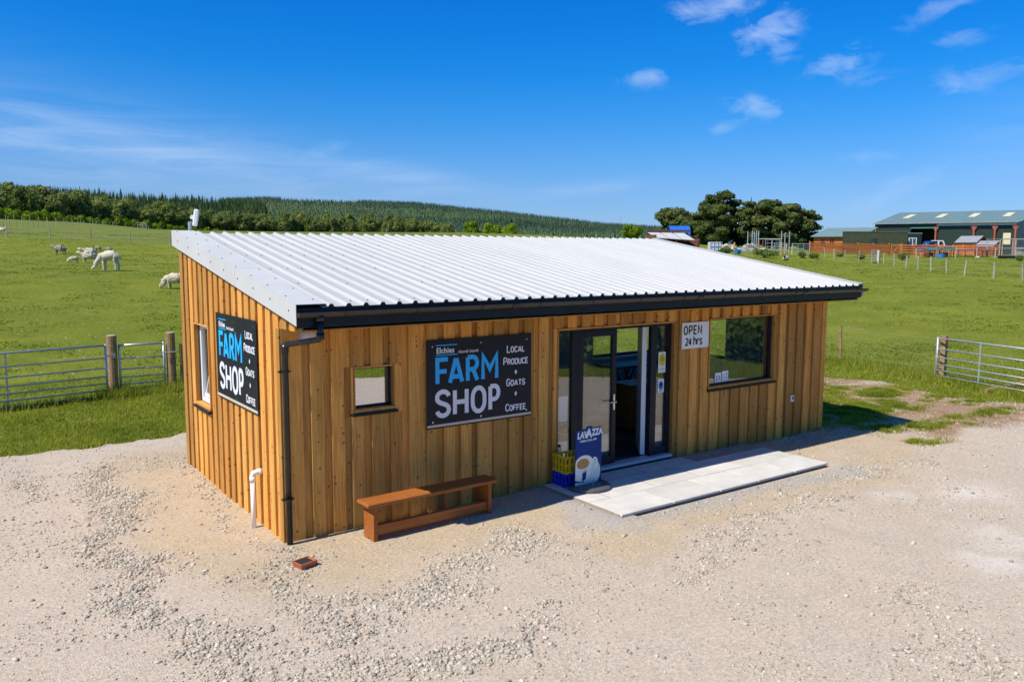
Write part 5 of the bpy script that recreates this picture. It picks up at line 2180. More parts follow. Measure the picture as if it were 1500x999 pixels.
def far_conifers(name, mat, seeds, pick, n, hgt, wid, label=None):
    """the far woods: real trees, joined because nobody could count them"""
    base = [spruce(s, 1.0, wid / hgt, 4, 4) for s in seeds]
    P = pick(n)
    n = len(P)
    V = np.stack([b[0] for b in base])[rng.integers(0, len(base), n)]
    h = hgt * rng.uniform(.8, 1.12, n)
    a = rng.uniform(0, 6.28, n)
    c, s = np.cos(a), np.sin(a)
    X = (V[:, :, 0] * c[:, None] - V[:, :, 1] * s[:, None]) * h[:, None]
    Y = (V[:, :, 0] * s[:, None] + V[:, :, 1] * c[:, None]) * h[:, None]
    Z = V[:, :, 2] * h[:, None]
    Q = np.stack([X + P[:, 0][:, None], Y + P[:, 1][:, None], Z + terrain(P[:, 0], P[:, 1])[:, None] - .3], 2)
    nv = V.shape[1]
    F = (base[0][1][None] + nv * np.arange(n)[:, None, None]).reshape(-1, 3)
    o = link(name, np_mesh(name, Q.reshape(-1, 3), F), mat)
    return tag(o, label, None, None, 'stuff')


f2 = np.array([math.sin(YAW), math.cos(YAW)])


def uv_pts(u, d):
    return CAM[:2] + f2 * d[:, None] + RT[:2] * ((u - 750) / FPX * d)[:, None]


def pick_ridge(n):
    u = rng.uniform(-90, 392, n)
    d0 = 262 + 250 * np.maximum(u, 0) / 640 + 50
    d = d0 + 145 * rng.random(n)
    return uv_pts(u, d)


far_conifers('near_plantation', MT['conifer'], (1, 2, 3), pick_ridge, 4200, 13, 5.0)
for i in range(110):
    u = random.uniform(-60, 388)
    d = 262 + .39 * max(0, u) + random.uniform(150, 195)
    x, y = place(u, d)
    o = bpy.data.objects.new('spruce_tree', random.choice(SPR))
    COL.objects.link(o)
    o.location = (x, y, tz(x, y) - .3)
    o.rotation_euler = (0, 0, random.uniform(0, 6.28))
    k = random.uniform(.75, 1.12)
    o.scale = (k * random.uniform(.9, 1.3), k * random.uniform(.9, 1.3), k)
    tag(o, 'dark spruce breaking the skyline of the plantation at upper left', 'tree', 'spruces on the near ridge')


def pick_far(dark):
    def f(n):
        u = rng.uniform(330, 1010, n)
        d = 600 + 1250 * rng.random(n) ** .62
        P = uv_pts(u, d)
        q = vnoise(P[:, 0], P[:, 1], .0042, 30) * .65 + vnoise(P[:, 0], P[:, 1], .015, 31) * .35
        top = sst((d - 1250) / 200)
        sel = (q + .30 * top - .18) > .42
        clear = (np.abs(u - 470) < 55) & (d > 1420) & (d < 1640)
        return P[(sel == dark) & ~clear]
    return f


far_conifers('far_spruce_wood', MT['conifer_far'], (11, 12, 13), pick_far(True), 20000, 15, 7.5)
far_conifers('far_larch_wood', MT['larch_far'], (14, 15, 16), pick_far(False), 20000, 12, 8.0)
# slender mast on the far hill
x, y = place(907, 1700)
m = MB()
m.tube([(0, 0, 0), (0, 0, 30)], .35, 4)
o = m.build('radio_mast', MT['steel'])
o.location = (x, y, tz(x, y))
tag(o, 'thin radio mast on the far hill above the lone green tree', 'mast')


# the stand of old pines on the right
def pine(seed, h, w, n=1500, low=.06):
    g = random.Random(seed)
    bl = []
    for i in range(62):
        z = h * g.uniform(low, .96)
        f = (1 - ((z / h - .55) / .62) ** 2)
        f = max(.42, f)
        a = g.uniform(0, 6.28)
        rr = w * .40 * f * g.uniform(.25, 1.0)
        s = w * g.uniform(.085, .145)
        bl.append((math.cos(a) * rr, math.sin(a) * rr, z, s * 1.15, s * 1.15, s * .60))
    me = crown_mesh('crown', bl, n, .25, seed, .4, .86)
    me.materials.append(MT['leaf_pine'])
    tr = trunk_mesh('trunk', h * .86, h * .025, 7, seed + 1, w * .28)
    tr.materials.append(MT['pinebark'])
    return me, tr


PINES = [  # label, u, d, base v, top v, width px
    ('broad low old pine at the left end of the dark pine stand', 985, 158, 372, 309, 66),
    ('small shaggy pine filling in behind the blue arched shelter', 1013, 152, 372, 322, 44),
    ('tallest old pine with a rounded top in the middle of the stand', 1050, 155, 372, 281, 58),
    ('wide lower boughed pine in front of the tallest pine', 1040, 149, 372, 303, 66),
    ('thin gappy pine between the tallest pine and the right hand group', 1078, 158, 372, 306, 34),
    ('dense dark pine left of centre in the right hand group of pines', 1103, 152, 372, 296, 56),
    ('dense dark pine with a sharp leader behind, central in the right group', 1124, 158, 372, 293, 52),
    ('round dark pine in the right hand group nearest the animal pens', 1150, 150, 372, 301, 60),
    ('rightmost pine of the stand leaning over the orange shed', 1176, 153, 372, 305, 46)]
for i, (lab, u, d, vb, vt, wp_) in enumerate(PINES):
    x, y = place(u, d)
    zb = tz(x, y)
    zt = 3.2 + (366.5 - vt) / FPX * d
    h, w = zt - zb, wp_ / FPX * d
    a, b = pine(700 + 7 * i, h, w * 1.2, 5400 if w > 6 else 3600)
    t = thing('pine_tree', lab, 'tree', (x, y, zb), 0, 'old pines right of the roof')
    link('crown', a, None, t)
    link('trunk', b, None, t)
for lab, u, d, vt, wpx in (('spruce with a pale pointed tip behind the left pines', 1022, 163, 303, 26), ('spruce with a pointed tip behind the right hand pines', 1095, 165, 288, 22)):
    x, y = place(u, d)
    h = 3.2 + (366.5 - vt) / FPX * d - tz(x, y)
    V, F = spruce(int(u), h, wpx / FPX * d * 1.5, 12, 9)
    me = np_mesh('spruce', V, F)
    me.materials.append(MT['conifer'])
    o = link('spruce_tree', me)
    o.location = (x, y, tz(x, y))
    tag(o, lab, 'tree')


# shrubs and rank grass clumps
def shrub(label, x, y, w, h, seed, mat='shrub', n=420, group=None, name='shrub', leaf=.09):
    g = random.Random(seed)
    bl = [(g.uniform(-.3, .3) * w, g.uniform(-.3, .3) * w, h * g.uniform(.3, .62), w * g.uniform(.22, .34), w * g.uniform(.22, .34), h * g.uniform(.25, .38)) for _ in range(7)]
    me = crown_mesh('foliage', bl, n, max(leaf, w * .05), seed, .0, .5)
    me.materials.append(MT[mat])
    t = thing(name, label, 'shrub', (x, y, tz(x, y)), 0, group)
    link('foliage', me, None, t)
    m = MB()
    for k in range(4):
        a = g.uniform(0, 6.28)
        m.tube([(0, 0, -.05), (math.cos(a) * w * .2, math.sin(a) * w * .2, h * .6)], .02 + .01 * w, 5)
    m.build('stem', MT['bark'], t)
    return t


for lab, u, d, w, h in (('low green weeds against the pens left of the metal hurdles', 1062, 92, 1.9, .9), ('clump of tall weeds in front of the metal hurdles', 1117, 88, 2.6, 1.05), ('tussock of rank grass by the left fence posts near the orange fence', 1172, 90, 1.2, .8),
                        ('second tussock of rank grass by the left fence posts', 1189, 90, 1.1, .75), ('rounded grey green grass clump before the orange gate', 1318, 88, 1.4, 1.0),
                        ('small dark tussock left of the white post', 1258, 90, .7, .7), ('green weed growing by the wire aviary', 1489, 84, .7, .7), ('tussock between the small fence posts near the orange fence', 1228, 96, .8, .55)):
    x, y = place(u, d)
    shrub(lab, x, y, w, h, int(u), n=500, leaf=.08)

# hedge bank behind and to the right of the viewpoint: it shows in the window glass
hb = [(-6, -16.5), (-2, -16), (2, -15.3), (5, -14), (7.6, -13), (9.8, -11.6), (11.6, -10.2), (13, -8.4), (17.4, -7.0), (18.6, -7.4), (19.8, -5.6), (21.2, -4.6), (23.5, -4.6)]
for i, (x, y) in enumerate(hb):
    shrub('leafy hedge bush on the bank that borders the yard beyond the frame', x, y, 2.6, 1.7 + .5 * random.random(), 900 + i, 'shrub', 3000, 'hedge bushes bordering the yard', 'hedge_bush', .10)


# ------------------------------------------------------------------ animals
def skin(name, verts, edges, radii, mat, parent, sub=2):
    bm = bmesh.new()
    lay = bm.verts.layers.skin.verify()
    vs = []
    for i, (p, r) in enumerate(zip(verts, radii)):
        v = bm.verts.new(p)
        rr = r if isinstance(r, tuple) else (r, r)
        v[lay].radius = rr
        v[lay].use_root = (i == 0)
        vs.append(v)
    for a, b in edges:
        bm.edges.new((vs[a], vs[b]))
    me = bpy.data.meshes.new('tmp')
    bm.to_mesh(me)
    bm.free()
    o = bpy.data.objects.new('tmp', me)
    COL.objects.link(o)
    md = o.modifiers.new('s', 'SKIN')
    md.use_smooth_shade = True
    sb = o.modifiers.new('b', 'SUBSURF')
    sb.levels = sub
    sb.render_levels = sub
    sm = o.modifiers.new('m', 'SMOOTH')
    sm.factor = .5
    sm.iterations = 5
    bpy.context.view_layer.update()
    ev = o.evaluated_get(bpy.context.evaluated_depsgraph_get())
    out = bpy.data.meshes.new_from_object(ev)
    bpy.data.objects.remove(o)
    out.name = name
    out.materials.clear()
    return link(name, out, mat, parent, True)


def wool(name, col):
    m, N, out = new_mat(name)
    p = objco(N)
    n = N.noise(p, 14, 5, .7)
    c = N.mix(N.rng(n, .3, .7), tuple(a * .8 for a in col), col)
    c = N.mix(N.rng(N.noise(p, 4, 4), .55, .8, 0, .4), c, tuple(a * .6 for a in col))
    principled(N, out, c, .95, 0, N.bump(N.vor(p, 22), .8, .03), .1)
    return m


WOOL = wool('cream_fleece', (.66, .56, .39))
WOOLD = wool('dull_fleece', (.36, .31, .24))
WOOLW = wool('pale_fleece', (.70, .62, .47))
DARKF = simple('dark_face', (.05, .045, .04), .8)
MARK = simple('blue_marker', (.04, .17, .22), .9)


def quadruped(label, u, d, rz, kind, mat, L=1.0, group=None, cat='sheep', name='sheep', mark=False, dark=False):
    """one continuous body, facing local -x; L is the body length, nose pointing left in the photograph at rz 0"""
    x, y = place(u, d)
    t = thing(name, label, cat, (x, y, tz(x, y)), -YAW + R(rz), group)
    k = L
    if kind == 'alpaca':
        sp_ = [(.50, 0, .86), (.30, 0, .92), (.0, 0, .90), (-.30, 0, .86), (-.46, 0, .80)]
        rs = [.25, .30, .29, .27, .22]
        head = [(-.64, 0, .58), (-.80, 0, .32), (-.92, 0, .17), (-1.02, 0, .07)]
        hr = [.155, .125, .10, .065]
        lh, lw, lr = .60, .15, [.14, .09, .065, .055]
        ears = [(-.86, .06, .30), (-.86, -.06, .30)]
    elif kind == 'graze':
        sp_ = [(.46, 0, .60), (.28, 0, .64), (.0, 0, .62), (-.28, 0, .62), (-.42, 0, .57)]
        rs = [.20, .27, .29, .25, .19]
        head = [(-.56, 0, .42), (-.66, 0, .25), (-.74, 0, .14), (-.80, 0, .06)]
        hr = [.13, .10, .085, .05]
        lh, lw, lr = .36, .13, [.09, .06, .038, .04]
        ears = [(-.64, .11, .26), (-.64, -.11, .26)]
    elif kind == 'lie':
        sp_ = [(.46, 0, .24), (.28, 0, .28), (.0, 0, .28), (-.28, 0, .28), (-.42, 0, .30)]
        rs = [.20, .27, .28, .25, .18]
        head = [(-.52, 0, .46), (-.60, 0, .56), (-.72, 0, .52), (-.80, 0, .47)]
        hr = [.12, .10, .085, .05]
        lh, lw, lr = .08, .2, [.09, .07, .05, .05]
        ears = [(-.60, .12, .58), (-.60, -.12, .58)]
    else:
        sp_ = [(.46, 0, .62), (.28, 0, .64), (.0, 0, .62), (-.28, 0, .63), (-.42, 0, .64)]
        rs = [.20, .27, .28, .25, .18]
        head = [(-.54, 0, .76), (-.62, 0, .88), (-.74, 0, .85), (-.84, 0, .79)]
        hr = [.13, .105, .085, .05]
        lh, lw, lr = .36, .13, [.09, .06, .038, .04]
        ears = [(-.62, .13, .90), (-.62, -.13, .90)]
    V = [sp_[2], sp_[1], sp_[0], sp_[3], sp_[4]] + head
    Rr = [rs[2], rs[1], rs[0], rs[3], rs[4]] + hr
    E = [(0, 1), (1, 2), (0, 3), (3, 4), (4, 5), (5, 6), (6, 7), (7, 8)]
    for ex in ears:
        V.append(ex)
        Rr.append(.03)
        E.append((6, len(V) - 1))
    for (at, sx) in ((2, .36), (3, -.30)):
        for sy in (-1, 1):
            j = random.uniform(-.05, .05)
            b = len(V)
            hind = at == 2
            V += [(sx, sy * lw, sp_[0][2] - .12 if hind else sp_[3][2] - .14), (sx + (-.03 if hind else .0) + j * .4, sy * lw, lh), (sx + (.07 if hind else .01) + j * .7, sy * lw, lh * .5), (sx + (.03 if hind else .0) + j, sy * lw, .02)]
            Rr += lr
            E += [(at, b), (b, b + 1), (b + 1, b + 2), (b + 2, b + 3)]
    V.append((sp_[0][0] + .19, 0, sp_[0][2] - .12))
    Rr.append(.05)
    E.append((2, len(V) - 1))
    sz = k if kind == 'alpaca' else k * .90
    V = [(a * k, b * k, c * sz) for a, b, c in V]
    Rr = [r * k * (1.0 if kind == 'alpaca' else 1.06 if i <= 4 else 1.3 if i <= 8 else 1.25) for i, r in enumerate(Rr)]
    body = skin('body', V, E, Rr, mat, t)
    me = body.data
    for v in me.vertices:          # uneven fleece
        if v.co.z > lh * .85 * k:
            q = float(vnoise(v.co.x * 9 + u, v.co.z * 9 + v.co.y * 7)) - .5
            q2 = float(vnoise(v.co.x * 25 + u, v.co.z * 25 + v.co.y * 19)) - .5
            v.co += v.normal * (q * .06 + q2 * .05) * k
    hx, hy, hz = [q * k for q in head[2]]
    eye = MB()
    for s in (-1, 1):
        eye.lathe([(0, -.014 * k), (.012 * k, 0), (0, .014 * k)], 6, (hx + .01 * k, s * .066 * k, hz + .04 * k))
    eye.build('eyes', MT['black'], t)
    if dark:
        body.data.materials.append(DARKF)
        lim = (head[0][0] - .06) * k
        for p in body.data.polygons:
            if p.center.x < lim or p.center.z < lh * .8 * k:
                p.material_index = 1
    if mark:
        # two brush marks following the flank
        me = body.data
        me.materials.append(MARK)
        for p in me.polygons:
            c = p.center
            if c.y < -.12 * k and .64 * k < c.z < .80 * k and (-.13 * k < c.x < -.05 * k or .02 < c.x < .10 * k):
                p.material_index = len(me.materials) - 1
    return t


quadruped('cream alpaca grazing with its neck down, the largest animal in the left pasture', 162.5, 46.5, 4, 'alpaca', WOOLW, 1.0, None, 'alpaca', 'alpaca')
quadruped('stout ewe with blue marks on its flank just left of the grazing alpaca', 133, 54, 8, 'stand', WOOL, .92, 'sheep in the left pasture', mark=True)
quadruped('sheep mostly hidden behind the blue marked ewe', 134, 60, 20, 'stand', WOOL, .92, 'sheep in the left pasture')
quadruped('small white lamb grazing left of the blue marked ewe', 110.5, 54, 40, 'graze', WOOLW, .52, 'sheep in the left pasture', 'lamb', 'lamb')
quadruped('ewe standing with raised head beside a fence post, left of the others', 91, 69, 0, 'stand', WOOLD, .92, 'sheep in the left pasture')
quadruped('dark faced lamb by the fence post, the left one of two beyond the alpaca', 147, 74, 0, 'stand', WOOLD, .52, 'sheep in the left pasture', 'lamb', 'lamb', dark=True)
quadruped('pale lamb, the right one of two beyond the alpaca', 163, 73, 0, 'stand', WOOLD, .54, 'sheep in the left pasture', 'lamb', 'lamb')
quadruped('cream sheep grazing half hidden by the gable corner of the shop', 257, 38.5, 6, 'graze', WOOL, .90, 'sheep in the left pasture')
quadruped('white sheep lying down at the far left edge by the fence', 8, 97, 180, 'lie', WOOLW, .85, 'sheep in the left pasture')
quadruped('second lying sheep cut by the left edge of the picture', -1, 98, 0, 'lie', WOOLW, .8, 'sheep in the left pasture')
quadruped('tiny distant sheep with a dark face in the right hand pasture above the roof verge', 1148, 84, 60, 'lie', WOOLW, .85, None, dark=True)

# ------------------------------------------------------------------ fences of the left pasture
GP = MT['greypost']
pts = [place(u, 82 + .01 * i) for i, u in enumerate((-48, 15, 78.5, 137, 194.5, 252, 310, 372))]
wire_fence('wire fence on thin grey posts behind the sheep in the left pasture', pts, 1.2, .05, GP, heights=(.3, .6, .95), wr=.006)
pts = [place(u, 100 + .32 * max(0, u)) for u in (-14, -2, 10.5, 20.5, 30, 38.5, 47, 54.5, 61.5, 69, 76, 83, 90, 97, 104, 112, 120, 128, 137, 146, 156, 166, 176)]
wire_fence('netting fence on close pale posts in the middle of the left pasture', pts, 1.0, .045, GP, heights=(.2, .5, .8), wr=.006)
pts = [place(u, 205 + .35 * max(0, u)) for u in (-20, 3, 15, 27, 38.5, 50, 63, 75, 87, 99.5, 111, 123.5, 141.5, 155, 170, 188, 206, 222, 240, 258, 276)]
wire_fence('far fence on small posts in front of the bushes along the left pasture', pts, 1.5, .07, simple('pale_post', (.42, .36, .26), .8, scale=9, var=.2), heights=(.4, .8, 1.2), wr=.008)
hx, hy = place(216, 190)
rail_fence('small grey timber pen gate in the far corner of the left pasture', [place(206, 192), place(213, 192), place(219, 191)], 3, 1.5, GP, sq=.08)

# ------------------------------------------------------------------ the farm on the right
ORG = simple('orange_stained_timber', (.54, .16, .034), .75, scale=4, var=.25, obj_rand=.18)
ROOFG = simple('grey_green_roof', (.15, .235, .235), .6, scale=.8, var=.1)
FELT = simple('grey_felt', (.24, .255, .27), .8, scale=3, var=.1)
DKG = simple('dark_green_cladding', (.016, .034, .024), .5, scale=.6, var=.15)
OLIVE = simple('olive_green_paint', (.042, .055, .02), .6, scale=1.2, var=.2)
RED = simple('red_oxide_steel', (.36, .075, .04), .6, scale=3, var=.15)
SKYL = simple('yellowed_rooflight', (.66, .58, .36), .6, scale=2, var=.1)
DARK = simple('opening_shade', (.01, .01, .01), .9)  # near-black colour standing in for shade inside the barn


def local(label, name, cat, u, d, rz=0.0, group=None, z=None):
    x, y = place(u, d)
    return thing(name, label, cat, (x, y, tz(x, y) if z is None else z), -YAW + R(rz), group)


def barn():
    A = np.array(place(1276, 133.0))
    B = np.array(place(1481.5, 120.5))
    L = float(np.linalg.norm(B - A))
    ang = math.atan2(B[1] - A[1], B[0] - A[0])
    zb = tz(*((A + B) / 2)) - .1
    t = thing('barn', 'large dark green steel barn with a pale roof and red posts at the right edge', 'barn', (A[0], A[1], zb), ang)
    H = 5.0
    D = 15.0
    RH = H + 2.25
    def sheet(name, a, b, y, z0, z1, mat=DKG, ribs=True):
        """profiled wall sheet: shallow real ribs"""
        m = MB()
        x = a
        pr = []
        while x < b - .01:
            pr += [(x, y), (min(x + .20, b), y), (min(x + .23, b), y - .035), (min(x + .30, b), y - .035)]
            x += .333
        pr += [(b, y), (b, y + .06), (a, y + .06)]
        q = []
        for p in pr:
            if not q or abs(p[0] - q[-1][0]) + abs(p[1] - q[-1][1]) > 1e-4:
                q.append(p)
        m.prism(q, 'z', z0, z1)
        return m.build(name, mat, t)
    bays = [0, L * .275, L * .455, L * .72, L * .86, L]
    sheet('wall', .05, bays[1], 0, 0, H - .02)
    sheet('wall', bays[2] + .12, L - .15, .25, 0, H - .35)
    sheet('wall', bays[1], bays[2] + .12, .02, 4.25, H - .02)
    # gable end towards the viewpoint's right, and the other walls
    m = MB()
    m.prism([(.0, 0), (2 * D, 0), (2 * D, H), (D, RH), (.0, H)], 'x', L - .1, L)
    m.build('gable_end', DKG, t)
    m = MB()
    m.prism([(.07, 0), (2 * D, 0), (2 * D, H), (D, RH), (.07, H)], 'x', 0, .1)
    m.build('gable_end', DKG, t)
    MB().box(.1, L - .1, 2 * D - .1, 2 * D, 0, H).build('wall', DKG, t)
    # roof in two slopes with real ribs along the fall
    for s in (0, 1):
        m = MB()
        ya, yb = (-.35, D) if s == 0 else (2 * D + .35, D)
        za = H - .05
        pr = []
        x = -.25
        while x < L + .25:
            pr += [(x, 0), (x + .4, 0), (x + .43, .05), (x + .5, .05)]
            x += .53
        n = len(pr)
        vs = [(px, ya, za + pz) for px, pz in pr] + [(px, yb, RH + pz) for px, pz in pr]
        m.add(vs, [(i, i + 1, n + i + 1, n + i) for i in range(n - 1)])
        m.add([(-.25, ya, za - .08), (L + .25, ya, za - .08), (L + .25, yb, RH - .08), (-.25, yb, RH - .08)], [(0, 1, 2, 3)])
        r = m.build('roof', ROOFG, t)
        if s == 0:
            for f in (.15, .40, .64, .88):
                xx = L * f - .5
                g = MB()
                for (y0, y1) in ((6.2, 11.2),):
                    z0, z1 = za + (RH - za) * (y0 - ya) / (yb - ya) + .058, za + (RH - za) * (y1 - ya) / (yb - ya) + .058
                    g.add([(xx, y0, z0), (xx + 1.05, y0, z0), (xx + 1.05, y1, z1), (xx, y1, z1), (xx, y0, z0 - .02), (xx + 1.05, y0, z0 - .02), (xx + 1.05, y1, z1 - .02), (xx, y1, z1 - .02)],
                          [(0, 1, 2, 3), (7, 6, 5, 4), (0, 4, 5, 1), (1, 5, 6, 2), (2, 6, 7, 3), (3, 7, 4, 0)])
                g.build('rooflight', SKYL, r)
    MB().box(-.3, L + .3, -.48, -.36, H - .16, H - .03).build('gutter', simple('rusty_gutter', (.30, .27, .25), .6, scale=1, var=.2), t)
    m = MB()
    m.box(bays[2] + .1, L, -.12, .0, H - .55, H - .2)
    m.build('door_rail', simple('pale_steel', (.50, .56, .62), .5, scale=1), t)
    MB().box(bays[1] - .1, bays[2] + .2, -.06, .0, 4.1, 4.28).build('canopy_rail', simple('green_steel', (.05, .22, .15), .5), t)
    for xx in (bays[2], bays[3], bays[4], L - .12):
        p = MB()
        p.box(xx - .12, xx + .12, -.10, .14, 0, H - .55)
        p.add([(xx - .5, -.05, H - .56), (xx + .5, -.05, H - .56), (xx + .12, -.05, H - 1.3), (xx - .12, -.05, H - 1.3), (xx - .5, .05, H - .56), (xx + .5, .05, H - .56), (xx + .12, .05, H - 1.3), (xx - .12, .05, H - 1.3)],
              [(0, 3, 2, 1), (4, 5, 6, 7), (0, 1, 5, 4), (1, 2, 6, 5), (2, 3, 7, 6), (3, 0, 4, 7)])
        p.build('column', RED, t)
    MB().box(.0, .14, -.05, .06, 0, H - .05).build('downpipe', simple('grey_pipe', (.35, .37, .38), .5), t)
    MB().box(bays[1], bays[2] + .1, 3, 3.05, 0, 4.2).build('bay_shade_sheet', DARK, t)  # black sheet added as the shade seen inside the open bay
    MB().box(L * .915, L * .965, .16, .21, 1.6, 3.3).build('wall_panel', SKYL, t)
    d = MB()
    d.lathe([(0, 0), (.2, .03), (.34, .12)], 14)
    dd = d.build('satellite_dish', MT['white'], t, True)
    dd.location = (-.45, -.2, H - .9)
    dd.rotation_euler = (R(75), 0, R(-30))


barn()


def small_house(label, name, u, d, rz, w, dp, h, rise, wmat, rmat, mono=False, over=.15, cat='shed', windows=(), door=None, z=None, boards=0):
    t = local(label, name, cat, u, d, rz, None, z)
    m = MB()
    if mono:
        m.prism([(0, 0), (dp, 0), (dp, h + rise), (0, h)], 'x', 0, w)
    else:
        m.prism([(0, 0), (w, 0), (w, h), (w / 2, h + rise), (0, h)], 'y', 0, dp) if rz is not None and windows == 'gable' else m.prism([(0, 0), (dp, 0), (dp, h), (dp / 2, h + rise), (0, h)], 'x', 0, w)
    wl = m.build('wall', wmat, t)
    if boards:
        # weatherboards standing proud of the wall
        n = int(h / boards)
        for i in range(n):
            MB().prism([(-.025, i * h / n), (-.002, i * h / n + .0), (-.002, (i + 1) * h / n - .01), (-.010, (i + 1) * h / n - .01)], 'x', .0, w).build('weatherboard', wmat, wl)
    def slope(y0, z0, y1, z1, nm='roof'):
        r = MB()
        th = .07
        r.add([(-over, y0, z0), (w + over, y0, z0), (w + over, y1, z1), (-over, y1, z1), (-over, y0, z0 + th), (w + over, y0, z0 + th), (w + over, y1, z1 + th), (-over, y1, z1 + th)],
              [(3, 2, 1, 0), (4, 5, 6, 7), (0, 1, 5, 4), (1, 2, 6, 5), (2, 3, 7, 6), (3, 0, 4, 7)])
        r.build(nm, rmat, t)
    if mono:
        sl = rise / dp
        slope(-over * 1.6, h - over * 1.6 * sl + .005, dp + over, h + rise + over * sl + .005)
    else:
        sl = rise / (dp / 2)
        slope(-over, h - over * sl + .005, dp / 2, h + rise + .005)
        slope(dp + over, h - over * sl + .005, dp / 2, h + rise + .005)
        for s in (-1, 1):
            b = MB()
            x0 = -over - .03 if s < 0 else w + over
            for (ya, za, yb, zb) in ((-over, h - over * sl, dp / 2, h + rise), (dp + over, h - over * sl, dp / 2, h + rise)):
                b.add([(x0, ya, za - .1), (x0 + .03, ya, za - .1), (x0 + .03, yb, zb - .1), (x0, yb, zb - .1), (x0, ya, za + .08), (x0 + .03, ya, za + .08), (x0 + .03, yb, zb + .08), (x0, yb, zb + .08)],
                      [(3, 2, 1, 0), (4, 5, 6, 7), (0, 1, 5, 4), (1, 2, 6, 5), (2, 3, 7, 6), (3, 0, 4, 7)])
            b.build('bargeboard', wmat, t)
    for (a, b, z0, z1) in windows:
        f = MB()
        f.box(a, b, -.045, -.028, z0, z1)
        wn = f.build('window', MT['black'], t)
        g = MB()
        for (p0, p1) in ((a - .06, a), (b, b + .06), ((a + b) / 2 - .03, (a + b) / 2 + .03)):
            g.box(p0, p1, -.06, -.027, z0 - .06, z1 + .06)
        g.build('frame', wmat if wmat is not OLIVE else MT['white'], wn)
    return t


small_house('orange timber shed with a grey green lean-to roof beyond the animal pens', 'timber_shed', 1188, 131, -42, 7.4, 6.0, 2.45, 1.3, ORG, ROOFG, True, .35, windows=((1.2, 1.75, 1.2, 1.9), (2.6, 3.2, 1.2, 1.9)), boards=.24)
# green cabin
t = local('long olive green steel cabin between the orange shed and the barn', 'steel_cabin', 'cabin', 1233, 117, -14)
Wc, Hc = 8.3, 3.05
m = MB()
m.box(.03, Wc - .03, .03, 2.5, 0, Hc)
m.build('body', OLIVE, t)
for i in range(27):
    x = .05 + i * (Wc - .3) / 26
    if 3.35 < x < 4.4:
        continue
    MB().box(x, x + .17, .0, .029, .08, Hc - .08).build('rib', OLIVE, t)
MB().box(-.04, Wc + .04, -.05, 2.55, Hc, Hc + .10).build('roof', simple('rusty_roof', (.16, .09, .06), .8, scale=1), t)
MB().cbox(3.45, 4.3, -.035, .028, .1, 2.2, .01).build('cabin_door', DKG, t)
MB().box(4.1, 4.2, -.06, -.036, 1.0, 1.15).build('handle', MT['chrome'], t)
t = local('dark green cabin end with a white window beside the blue car', 'cabin_annexe', 'cabin', 1316, 117.5, -4)
MB().box(0, 2.75, .05, 2.5, 0, 3.0).build('body', DKG, t)
for i in range(9):
    MB().box(.05 + i * .3, .2 + i * .3, .02, .049, .05, 2.95).build('rib', DKG, t)
MB().box(-.05, 2.8, 0, 2.55, 3.0, 3.1).build('roof', FELT, t)
m = MB()
for (a, b, z0, z1) in ((.95, 1.05, 1.2, 2.4), (1.95, 2.05, 1.2, 2.4), (1.05, 1.95, 1.2, 1.3), (1.05, 1.95, 2.3, 2.4), (1.46, 1.54, 1.3, 2.3)):
    m.box(a, b, -.05, .019, z0, z1)
wn = m.build('window', MT['white'], t)
MB().box(1.05, 1.95, -.01, .015, 1.3, 2.3).build('pane', simple('dim_pane', (.05, .09, .14), .1), wn)


def car():
    t = local('blue estate car with a white rear hardtop parked before the barn opening', 'parked_car', 'car', 1345, 112.5, 3)
    t.scale = (.84, 1, 1.2)
    blue = simple('blue_car_paint', (.012, .06, .22), .25, scale=2, var=.05)
    gl = simple('car_glass', (.02, .035, .05), .05)
    side = [(0, .35), (.05, .75), (.75, .98), (1.1, 1.0), (1.75, 1.62), (2.4, 1.70), (2.42, 1.0), (4.15, .95), (4.2, .4), (3.6, .3), (.6, .3)]
    m = MB()
    m.prism([(0, .35), (.05, .78), (.9, 1.0), (4.15, 1.02), (4.2, .4), (3.6, .3), (.6, .3)], 'y', 0, 1.75)
    b = m.build('body', blue, t)
    m = MB()
    m.prism([(.95, 1.0), (1.6, 1.58), (2.75, 1.62), (2.75, 1.0)], 'y', .08, 1.67)
    m.build('cab', blue, t)
    m = MB()
    m.prism([(1.15, 1.05), (1.64, 1.5), (2.1, 1.52), (2.1, 1.05)], 'y', .065, .079)
    m.prism([(2.18, 1.05), (2.18, 1.52), (2.68, 1.53), (2.68, 1.05)], 'y', .065, .079)
    m.build('side_window', gl, t)
    m = MB()
    m.prism([(2.76, 1.03), (2.76, 1.68), (3.7, 1.68), (4.1, 1.03)], 'y', .05, 1.70)
    m.build('hardtop', MT['white'], t)
    m = MB()
    m.prism([(3.0, 1.15), (3.0, 1.55), (3.55, 1.55), (3.75, 1.15)], 'y', .038, .049)
    m.build('rear_side_window', gl, t)
    for x in (.85, 3.35):
        for y in (.0, 1.6):
            w = MB()
            w.tube([(x, y, .33), (x, y + .2, .33)], .33, 16)
            wo = w.build('wheel', MT['black'], t)
            MB().tube([(x, y - .012, .33), (x, y - .002, .33)], .19, 12).build('rim', MT['chrome'], wo)
    for y in (.3, 1.45):
        MB().cbox(-.01, .06, y - .15, y + .15, .6, .74, .02).build('headlight', MT['chrome'], t)


car()
for lab, u, d, rz, w, dp, h, rise in (('brown timber shed with a grey felt roof, the taller of two behind the orange fence', 1395, 110, -64, 2.9, 2.3, 1.75, .75),
                                      ('low brown kennel with a grey felt roof beside the taller shed', 1424, 107, -64, 2.4, 2.0, 1.25, .60)):
    small_house(lab, 'garden_shed', u, d, rz, w, dp, h, rise, simple('brown_shed_boards', (.17, .055, .025), .8, scale=5, var=.2), FELT, False, .14, boards=.2)

